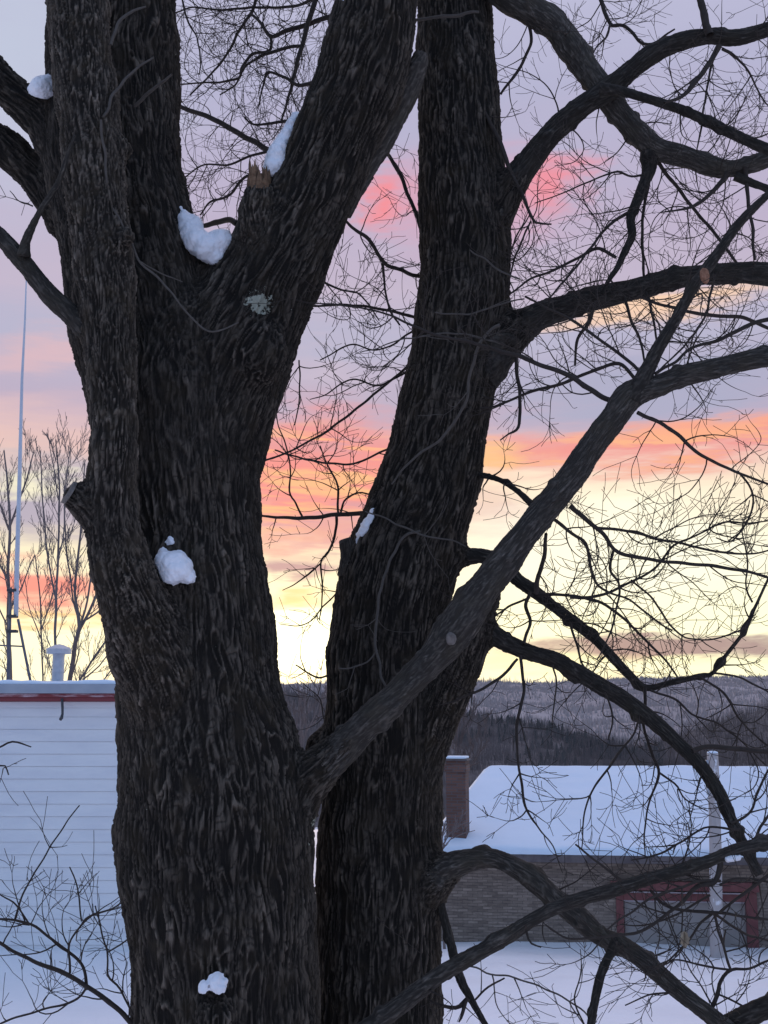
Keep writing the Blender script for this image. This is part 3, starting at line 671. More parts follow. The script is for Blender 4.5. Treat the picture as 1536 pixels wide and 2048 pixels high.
def spray(tw, pts, rad, rg, gap=0.16, L=(0.25, 0.6), lev=2, t0=0.15, droop=0.0, spread=1.0, r=0.0035, px_min=0.00115, up=0.10, bias=(0, 0, 0)):
    p, r_, s = spline(pts, rad, 0.03); T, U, Vv = frames(p); x = s[-1] * t0 + rg.uniform(0, gap); ph = rg.uniform(0, 6.28)
    while x < s[-1]:
        i = min(len(p) - 1, int(x / s[-1] * (len(p) - 1))); ph += 2.4 + rg.normal(0, 0.4)
        for q in (0, math.pi):
            if rg.rand() < 0.38: continue
            an_ = math.radians(rg.uniform(40, 75)); side = U[i] * math.cos(ph + q) + Vv[i] * math.sin(ph + q)
            dd = T[i] * math.cos(an_) + side * math.sin(an_) * spread + np.array([0, 0, -droop]) + np.array(bias)
            grow(tw, p[i] + side * r_[i] * 0.5, dd, rg.uniform(*L) * (1 - 0.35 * x / s[-1]), min(r, r_[i] * 0.7), lev, rg, up=up, px_min=px_min)
        x += gap * rg.uniform(0.6, 1.5)

# ------------------------------------------------------------------ the great maple
tree = empty('maple_tree', (P(450, 1700, 5.0).x, 5.05, 0.0)); tag(tree, 'great old bare maple with two rough dark trunks filling the view, snow in its forks', 'tree')
def stem(pts):                            # (px, py, width px, Y)
    return [P(x, y, Y) for x, y, w, Y in pts], [RW(w, y, Y) for x, y, w, Y in pts]
def down(pts, rad, x, y, extra):          # carry a stem down to the ground
    a = pts[0]; return [Vector((x, y, -0.15)), Vector((x * 0.6 + a.x * 0.4, y * 0.6 + a.y * 0.4, 1.2)), Vector((x * 0.3 + a.x * 0.7, y * 0.3 + a.y * 0.7, 2.8))] + pts, extra + rad
T1 = [(452, 2250, 378, 5.0), (452, 2100, 375, 5.0), (446, 1900, 376, 5.0), (432, 1700, 394, 5.0), (424, 1580, 380, 5.0), (402, 1400, 334, 5.0), (388, 1250, 318, 5.0), (372, 1100, 308, 5.02), (359, 950, 318, 5.04), (350, 800, 330, 5.06), (350, 660, 260, 5.08), (348, 540, 120, 5.1)]
T1L = [(368, 1080, 230, 5.04), (352, 910, 310, 5.05), (318, 760, 300, 5.08), (285, 620, 296, 5.1), (252, 450, 275, 5.12), (226, 300, 272, 5.15), (226, 150, 262, 5.18), (226, 0, 254, 5.2), (232, -150, 245, 5.25), (245, -420, 225, 5.35), (250, -800, 180, 5.5)]
T1R = [(350, 1120, 220, 5.04), (378, 940, 280, 5.05), (430, 790, 262, 5.05), (497, 640, 228, 5.02), (564, 505, 198, 5.0), (620, 400, 174, 4.98), (665, 290, 174, 4.95), (708, 190, 180, 4.92), (738, 95, 178, 4.9), (752, 0, 165, 4.88), (765, -150, 155, 4.86), (790, -450, 140, 4.8), (800, -800, 110, 4.8)]
T0 = [(345, 1460, 150, 4.84), (330, 1380, 170, 4.78), (300, 1290, 165, 4.70), (262, 1190, 132, 4.60), (232, 1090, 112, 4.55), (224, 980, 102, 4.53), (228, 860, 98, 4.52), (223, 740, 102, 4.52), (214, 600, 112, 4.53), (198, 430, 122, 4.56), (178, 250, 126, 4.60), (160, 80, 124, 4.65), (155, -50, 122, 4.68), (150, -300, 112, 4.75), (140, -700, 90, 4.9)]
T0S = [(232, 1075, 84, 4.54), (196, 1040, 70, 4.52), (164, 1008, 62, 4.50), (146, 990, 58, 4.49), (130, 982, 54, 4.48)]
T2 = [(757, 2250, 258, 5.5), (757, 2050, 252, 5.5), (756, 1880, 254, 5.5), (758, 1700, 250, 5.5), (762, 1560, 244, 5.5), (766, 1430, 232, 5.5), (768, 1310, 230, 5.5), (782, 1210, 230, 5.5), (806, 1110, 226, 5.5), (842, 1010, 212, 5.5), (872, 900, 194, 5.5), (893, 800, 186, 5.5), (913, 700, 184, 5.5), (925, 600, 184, 5.5), (930, 500, 184, 5.5), (926, 400, 176, 5.5), (922, 300, 166, 5.52), (917, 200, 160, 5.54), (912, 100, 156, 5.56), (907, 0, 150, 5.58), (900, -150, 142, 5.6), (890, -450, 125, 5.7), (880, -800, 95, 5.8)]
T2X = [(815, 1660, 90, 5.46), (850, 1540, 76, 5.40), (882, 1440, 74, 5.34), (912, 1360, 80, 5.30), (938, 1290, 84, 5.26), (960, 1225, 70, 5.24), (985, 1165, 52, 5.2), (1000, 1130, 34, 5.18)]
LY = [(150, 330, 120, 5.1), (95, 255, 84, 5.1), (45, 205, 76, 5.1), (0, 162, 74, 5.1), (-70, 90, 70, 5.1), (-260, -120, 60, 5.15)]
LZ = [(150, 450, 110, 5.25), (90, 380, 78, 5.25), (35, 315, 74, 5.25), (-20, 272, 74, 5.25), (-120, 200, 68, 5.3), (-400, 20, 50, 5.4)]
STUB = [(560, 560, 60, 4.95), (520, 495, 84, 4.88), (512, 440, 74, 4.84), (516, 402, 62, 4.83), (519, 372, 50, 4.83)]
def solid(stems, blobs, voxel, name, keep=None):
    """one continuous skin over tapering stems"""
    V = []; Fc = []
    for pts, rad in stems:
        p, r, s = spline(pts, rad, 0.05); T, U, Vv = frames(p); n = 28; o0 = len(V)
        for i in range(len(p)):
            for k_ in range(n):
                a = 6.28318 * k_ / n; V.append(tuple(p[i] + r[i] * (U[i] * math.cos(a) + Vv[i] * math.sin(a))))
        for j in range(len(p) - 1):
            for i in range(n): Fc.append((o0 + j * n + i, o0 + j * n + (i + 1) % n, o0 + (j + 1) * n + (i + 1) % n, o0 + (j + 1) * n + i))
        Fc.append(tuple(o0 + i for i in range(n))[::-1]); Fc.append(tuple(o0 + (len(p) - 1) * n + i for i in range(n)))
    for c, rx, ry, rz_ in blobs:
        o0 = len(V); nu_, nv_ = 16, 10
        for i in range(1, nv_):
            th_ = math.pi * i / nv_
            for j in range(nu_):
                a = 6.28318 * j / nu_; V.append((c[0] + rx * math.sin(th_) * math.cos(a), c[1] + ry * math.sin(th_) * math.sin(a), c[2] + rz_ * math.cos(th_)))
        V.append((c[0], c[1], c[2] + rz_)); V.append((c[0], c[1], c[2] - rz_)); tpi, bti = len(V) - 2, len(V) - 1
        for i in range(nv_ - 2):
            for j in range(nu_): Fc.append((o0 + i * nu_ + j, o0 + (i + 1) * nu_ + j, o0 + (i + 1) * nu_ + (j + 1) % nu_, o0 + i * nu_ + (j + 1) % nu_))
        for j in range(nu_):
            Fc.append((tpi, o0 + j, o0 + (j + 1) % nu_)); Fc.append((bti, o0 + (nv_ - 2) * nu_ + (j + 1) % nu_, o0 + (nv_ - 2) * nu_ + j))
    me = bpy.data.meshes.new(name + '_src'); me.from_pydata(V, [], Fc); me.update()
    o = bpy.data.objects.new(name + '_src', me); C.objects.link(o)
    for vx, it in voxel:
        m_ = o.modifiers.new('r', 'REMESH'); m_.mode = 'VOXEL'; m_.voxel_size = vx
        m_ = o.modifiers.new('s', 'SMOOTH'); m_.iterations = it; m_.factor = 0.5
    dg = bpy.context.evaluated_depsgraph_get(); me2 = bpy.data.meshes.new_from_object(o.evaluated_get(dg)); bpy.data.objects.remove(o); bpy.data.meshes.remove(me)
    return me2
LICHEN = [(P(518, 606, 4.80), 0.075, 0.95), (P(636, 505, 4.83), 0.035, 0.62), (P(498, 600, 4.80), 0.03, 0.8), (P(628, 1640, 4.95), 0.05, 0.7), (P(612, 1690, 4.9), 0.03, 0.55), (P(523, 1290, 4.75), 0.03, 0.6), (P(436, 580, 4.86), 0.035, 0.52), (P(432, 1960, 4.55), 0.012, 0.3),
          (P(820, 1415, 5.22), 0.03, 0.55), (P(440, 640, 4.8), 0.04, 0.5)]
def bark_attrs(me, stems, tones, amp=0.014, k=1.0):
    n = len(me.vertices); co = np.empty(n * 3, np.float32); me.vertices.foreach_get('co', co); co = co.reshape(-1, 3).astype(float)
    no = np.empty(n * 3, np.float32); me.vertices.foreach_get('normal', no); no = no.reshape(-1, 3).astype(float)
    H = np.zeros(n); Wt = np.zeros(n); best = np.full(n, 1e9); bk = np.zeros((n, 3)); tone = np.zeros(n)
    res = []
    for si, (pts, rad) in enumerate(stems):
        p, r, s = spline(pts, rad, 0.04); T, U, Vv = frames(p)
        idx = np.zeros(n, int); 
        for c0 in range(0, n, 40000):
            q = co[c0:c0 + 40000]; dd = ((q[:, None, :].astype(np.float32) - p[None, :, :].astype(np.float32)) ** 2).sum(-1); idx[c0:c0 + 40000] = dd.argmin(1)
        v = co - p[idx]; along = (v * T[idx]).sum(1); v2 = v - T[idx] * along[:, None]
        c = np.column_stack([(v2 * U[idx]).sum(1), (v2 * Vv[idx]).sum(1), s[idx] + np.clip(along, -0.1, 0.1)]) + si * 3.7
        dist = np.linalg.norm(co - p[idx], axis=1) - r[idx]; res.append((c, dist))
    dmin = np.min([d_ for _, d_ in res], axis=0)
    for si, (c, dist) in enumerate(res):
        w = np.exp(-(dist - dmin) / 0.022); act = w > 0.02
        h = np.zeros(n); h[act] = bark_h(c[act], k * (0.62 if tones[si] > 1.15 else 1.0)); H += w * h * act; Wt += w * act; tone += w * act * tones[si]
        b_ = dist < best; bk[b_] = c[b_]; best[b_] = dist[b_]
    H /= Wt; tone /= Wt
    lo = pn(co / 0.10) ; lo2 = pn(co / 0.32 + 5)
    a2 = amp * (0.55 if False else 1.0)
    flake = np.clip(pn(np.column_stack([co[:, 0] / 0.02, co[:, 1] / 0.02, co[:, 2] / 0.05])) - 0.45, 0, 1) * 0.018
    disp = a2 * (H - 0.55) + 0.006 * lo + 0.016 * lo2 + flake * (H > 0.5)
    co2 = co + no * disp[:, None]; me.vertices.foreach_set('co', co2.astype(np.float32).ravel())
    li = np.zeros(n)
    for c, rr, st in LICHEN:
        dd = np.linalg.norm(co - np.array(c), axis=1); li = np.maximum(li, st * np.clip(1.15 - dd / rr, 0, 1) + 0.25 * pn(co / 0.018) * (dd < rr * 1.5))
    for an_, ty, dt in (('bk', 'FLOAT_VECTOR', bk), ('h', 'FLOAT', H), ('tone', 'FLOAT', tone * (1 + 0.22 * lo2)), ('lichen', 'FLOAT', li)):
        a = me.attributes.new(an_, ty, 'POINT'); a.data.foreach_set('vector' if ty == 'FLOAT_VECTOR' else 'value', dt.astype(np.float32).ravel())
    me.polygons.foreach_set('use_smooth', [True] * len(me.polygons)); me.update()

# limbs: name -> (points (px, py, width), Y start, Y end, options)
def pl3(txt, Y0, Y1):
    q = [tuple(float(v) for v in t.split(',')) for t in txt.split()]; n = len(q)
    L = [0.0]
    for a, b_ in zip(q[:-1], q[1:]): L.append(L[-1] + math.hypot(a[0] - b_[0], a[1] - b_[1]))
    o = []
    for i, a in enumerate(q):
        f = L[i] / L[-1]
        if len(a) > 2: w = a[2]
        else:
            j0 = max(k for k in range(i) if len(q[k]) > 2); j1 = min(k for k in range(i, n) if len(q[k]) > 2); w = q[j0][2] + (q[j1][2] - q[j0][2]) * (L[i] - L[j0]) / (L[j1] - L[j0])
        o.append((a[0], a[1], w, Y0 + (Y1 - Y0) * f))
    return stem(o)
LIMBS = {
 'A': ("930,-330,74 960,-160,70 1000,-30,64 1060,18,60 1112,55,56 1145,100,56 1172,140,54 1203,180,50 1233,220,46 1273,265,46 1313,297,44 1368,312,42 1420,332,38 1470,338,32 1540,316,34 1620,290,30", 5.5, 5.2, dict(tone=1.5, knob=0.03)),
 'B': ("960,470,88 1000,415,64 1030,360,54 1075,300,48 1120,250,46 1170,208,42 1215,180,46 1260,142,40 1310,105,38 1370,80,34 1420,72,32 1470,76,30 1540,58,28 1640,20,24", 5.45, 5.0, dict(tone=0.8, knob=0.03)),
 'B2': ("1200,180,30 1235,180,20 1290,196,19 1350,215,19 1400,236,20 1460,265,20 1520,292,24 1560,305,22", 5.12, 4.9, dict(tone=0.7, knob=0.02)),
 'C': ("950,740,110 1000,690,84 1040,655,66 1090,627,54 1150,608,48 1210,593,46 1270,578,44 1340,560,44 1400,550,40 1470,546,44 1545,548,46 1650,560,44", 5.45, 5.3, dict(tone=0.85, knob=0.035)),
 'D': ("575,1620,110 618,1562,78 680,1500,66 740,1440,62 800,1385,60 860,1322,62 912,1258,78 955,1195,70 1010,1122,62 1060,1055,58 1105,1000,58 1150,945,54 1190,885,50 1230,830,52 1262,790,54 1310,772,44 1370,750,42 1450,730,40 1545,712,40 1640,695,38", 4.95, 4.6, dict(tone=1.2, knob=0.03)),
 'D2': ("1262,800,40 1290,750,34 1315,700,26 1345,650,24 1372,600,22 1400,555,22 1440,500,21 1480,445,18 1540,385,14 1620,310,12", 4.68, 4.45, dict(tone=0.85, knob=0.012)),
 'E': ("930,1250,70 968,1262,48 1010,1285,36 1060,1305,34 1110,1320,34 1155,1345,34 1200,1372,34 1250,1400,32 1310,1445,30 1360,1490,28 1400,1530,27 1440,1590,26 1462,1640,25 1482,1680,22 1500,1715,20 1520,1750,18", 5.28, 4.9, dict(tone=0.85, knob=0.04)),
 'F': ("900,1105,50 930,1112,36 962,1112,30 1000,1125,27 1035,1160,26 1075,1187,24 1110,1215,24 1150,1245,23 1190,1277,22 1225,1315,20 1255,1347,17 1290,1375,14 1340,1366,12 1400,1352,11 1425,1346,9 1452,1310,8 1490,1260,7 1510,1215,6 1540,1150,5", 5.5, 5.2, dict(tone=0.8, knob=0.04)),
 'G': ("930,950,24 960,950,13 1000,960,11 1035,982,12 1062,1008,13 1075,1030,14", 5.5, 5.0, dict(tone=0.7, knob=0.03)),
 'BB': ("820,1790,100 866,1758,84 905,1732,56 948,1718,42 990,1717,37 1035,1738,39 1078,1768,43 1113,1800,42 1163,1840,44 1198,1868,38 1243,1892,38 1293,1925,36 1333,1960,36 1368,1990,34 1410,2022,34 1450,2055,36 1560,2140,34", 5.42, 4.7, dict(tone=1.5, knob=0.04)),
 'CC': ("560,2230,60 700,2085,40 768,2035,36 833,1985,34 888,1945,32 958,1905,31 1018,1870,30 1063,1840,28 1118,1812,28 1168,1795,26 1228,1780,26 1288,1760,27 1343,1745,26 1418,1722,24 1470,1702,26 1545,1682,28 1640,1650,26", 4.9, 4.6, dict(tone=1.1, knob=0.03)),
 'X': ("225,730,60 200,690,50 168,655,44 140,626,40 100,590,38 60,540,36 20,495,34 -20,455,32 -120,370,28", 4.55, 4.5, dict(tone=1.0, knob=0.01)),
 'W': ("48,512,26 52,482,18 75,432,13 100,392,13 118,362,12 135,312,9 150,270,6", 4.48, 4.42, dict(tone=1.0, knob=0.006)),
 'DD': ("1235,1885,30 1222,1905,20 1203,1945,18 1190,2000,17 1180,2060,17 1165,2140,15", 4.95, 4.8, dict(tone=0.8, knob=0.02)),
 'EE': ("1400,2100,60 1440,2062,46 1490,2035,42 1545,2012,42 1640,1985,40", 4.9, 4.7, dict(tone=0.9, knob=0.05)),
 'FF': ("870,1760,30 884,1820,18 900,1880,18 918,1950,18 940,1995,15 972,2052,11 1010,2120,8", 5.4, 5.2, dict(tone=0.8, knob=0.03)),
 'H1': ("1300,310,40 1296,345,24 1280,388,20 1262,435,18 1264,470,17 1250,502,14 1235,535,11 1215,565,9 1205,590,7", 5.3, 5.25, dict(tone=0.7, knob=0.02)),
 'R1': ("1470,352,20 1520,372,16 1600,400,13", 5.2, 5.2, dict(tone=0.7, knob=0.02)),
}
s1 = [stem(T1), stem(T1L), stem(T1R), stem(T0), stem(T0S), stem(LY), stem(LZ), stem(STUB)]
s1[0] = down(*s1[0], P(450, 1900, 5.0).x - 0.03, 5.05, [0.62, 0.50, 0.43])
s2 = [stem(T2), stem(T2X)]
s2[0] = down(*s2[0], P(757, 1900, 5.5).x - 0.10, 5.5, [0.46, 0.36, 0.31])
def collar(k_, n, f):
    pts, rad = pl3(*LIMBS[k_][:3]); return pts[:n], [r * q for r, q in zip(rad[:n], f)]
s1 += [collar('D', 4, (0.9, 1.25, 1.12, 0.8)), collar('X', 4, (1.0, 1.2, 1.05, 0.8))]
s2 += [collar('B', 4, (0.9, 1.15, 1.1, 0.8)), collar('C', 4, (0.8, 1.05, 1.1, 0.8)), collar('BB', 4, (1.0, 1.15, 1.1, 0.8)), collar('E', 3, (1.0, 1.35, 0.85)), collar('F', 3, (1.2, 1.3, 0.85))]
B1 = [(P(592, 1600, 4.95), 0.10, 0.12, 0.13), (P(430, 2036, 4.60), 0.085, 0.07, 0.085), (P(418, 556, 5.0), 0.055, 0.10, 0.06), (P(420, 1180, 4.90), 0.05, 0.05, 0.05), (P(395, 1235, 4.80), 0.13, 0.10, 0.07), (P(258, 470, 4.45), 0.03, 0.03, 0.05),
      (P(246, 1650, 4.98), 0.04, 0.08, 0.12), (P(200, 480, 4.50), 0.05, 0.04, 0.05), (P(250, 300, 4.6), 0.045, 0.05, 0.05), (P(395, 1720, 4.66), 0.06, 0.05, 0.08), (P(520, 700, 4.82), 0.12, 0.08, 0.14)]
B2 = [(P(655, 1502, 5.42), 0.105, 0.10, 0.10), (P(700, 1150, 5.44), 0.055, 0.08, 0.10), (P(868, 1620, 5.48), 0.05, 0.08, 0.10), (P(985, 445, 5.46), 0.09, 0.10, 0.13), (P(985, 720, 5.46), 0.10, 0.10, 0.13), (P(662, 1310, 5.45), 0.04, 0.05, 0.06),
      (P(905, 1115, 5.42), 0.06, 0.06, 0.05), (P(945, 955, 5.46), 0.05, 0.05, 0.05), (P(855, 1790, 5.42), 0.09, 0.10, 0.10)]
VOX = [(0.022, 12), (0.0054, 2)]
me1 = solid(s1, B1, VOX, 'trunk'); bark_attrs(me1, s1, [1.0, 0.80, 0.90, 1.4, 1.2, 0.85, 0.7, 1.5, 1.1, 1.1])
me1.materials.clear(); me1.materials.append(M_bark); me1.name = 'trunk'; trunk1 = bpy.data.objects.new('trunk', me1); C.objects.link(trunk1); adopt(trunk1, tree)
me2 = solid(s2, B2, VOX, 'trunk'); bark_attrs(me2, s2, [0.95, 1.35, 0.9, 0.9, 1.4, 1.0, 0.9], amp=0.012, k=0.92)
me2.materials.clear(); me2.materials.append(M_bark); me2.name = 'trunk'; trunk2 = bpy.data.objects.new('trunk', me2); C.objects.link(trunk2); adopt(trunk2, tree)

LO = {}; LP = {}
for i, (k_, (txt, Y0, Y1, kw)) in enumerate(LIMBS.items()):
    pts, rad = pl3(txt, Y0, Y1); LP[k_] = (pts, rad)
    big = max(rad[2:]) > 0.03
    LO[k_] = limb_obj('limb', [(pts, rad, {})], M_limb, tree, k=0.5 if big else 0.3, seg=0.0075 if big else 0.008, amp=0.005 if big else 0.003, seed=i * 1.31, **kw)
# cut and broken ends
M_cut = plain('weathered_cut_wood', (0.10, 0.085, 0.075, 1), (0.19, 0.165, 0.145, 1), 40, 0.9, 0.4)
M_splint = plain('broken_heartwood', (0.09, 0.045, 0.022, 1), (0.21, 0.125, 0.07, 1), 30, 0.9, 0.4)
M_wound = plain('fresh_orange_wound', (0.20, 0.085, 0.045, 1), (0.34, 0.17, 0.10, 1), 60, 0.9, 0.4)
def disc(name, c, nrm, rx, ry, mat, parent, th=0.012):
    m = MB(); nrm = Vector(nrm).normalized(); u = nrm.cross(Vector((0, 0, 1))).normalized(); v = nrm.cross(u); c = Vector(c); n = 20; rg = random.Random(4)
    rings = []
    for t, s_ in ((0, 1.0), (th, 0.96), (th * 1.3, 0.6), (th * 1.15, 0.25)):
        rings.append([c + nrm * t + (u * rx * math.cos(6.283 * i / n) + v * ry * math.sin(6.283 * i / n)) * s_ * rg.uniform(0.94, 1.06) for i in range(n)])
    for r_ in rings: m.v += [tuple(q) for q in r_]
    for j in range(3):
        for i in range(n): m.f.append((j * n + i, j * n + (i + 1) % n, (j + 1) * n + (i + 1) % n, (j + 1) * n + i))
    m.f.append(tuple(3 * n + i for i in range(n))); return m.build(name, mat, parent, smooth=True)
disc('cut_face', P(141, 987, 4.462), (-0.75, -0.45, 0.45), 0.036, 0.05, M_cut, trunk1)
disc('cut_face', P(902, 1277, 4.765), (0.05, -0.9, -0.3), 0.022, 0.026, M_cut, LO['D'])
disc('scar', P(1409, 552, 4.485), (0.1, -1, 0.1), 0.020, 0.034, M_wound, LO['D2'], 0.006)
# splinters of the snapped stub
rg = np.random.RandomState(11); m = MB()
for i in range(40):
    a = rg.uniform(0, 6.28); rr = 0.046 * math.sqrt(rg.rand()); base = P(519, 374, 4.83) + Vector((rr * math.cos(a), rr * math.sin(a), -0.03)); hgt = 0.035 + 0.035 * rg.rand() + (0.055 if (rr * math.cos(a) < -0.008) else 0.0) * rg.rand() + (0.03 if rr * math.cos(a) > 0.022 else 0)
    tip = base + Vector((rg.normal(0, 0.006), rg.normal(0, 0.006), hgt + 0.03)); m.tube([base, lerp(base, tip, 0.6), tip], [0.012, 0.009, 0.002], 5)
m.build('splinters', M_splint, trunk1)
for txt, Y0, Y1, w in (("705,1145,60 698,1110,34 692,1085,30 690,1078,24", 5.42, 5.38, 1.0), ("690,430,26 735,335,40 782,250,46 812,185,48 834,138,42 842,108,28", 5.06, 4.98, 1.5)):
    pts, rad = pl3(txt, Y0, Y1); limb_obj('stub', [(pts, rad, {})], M_limb, trunk2 if Y0 > 5.2 else trunk1, k=0.5, amp=0.006, tone=w, knob=0.02, seed=5.0)

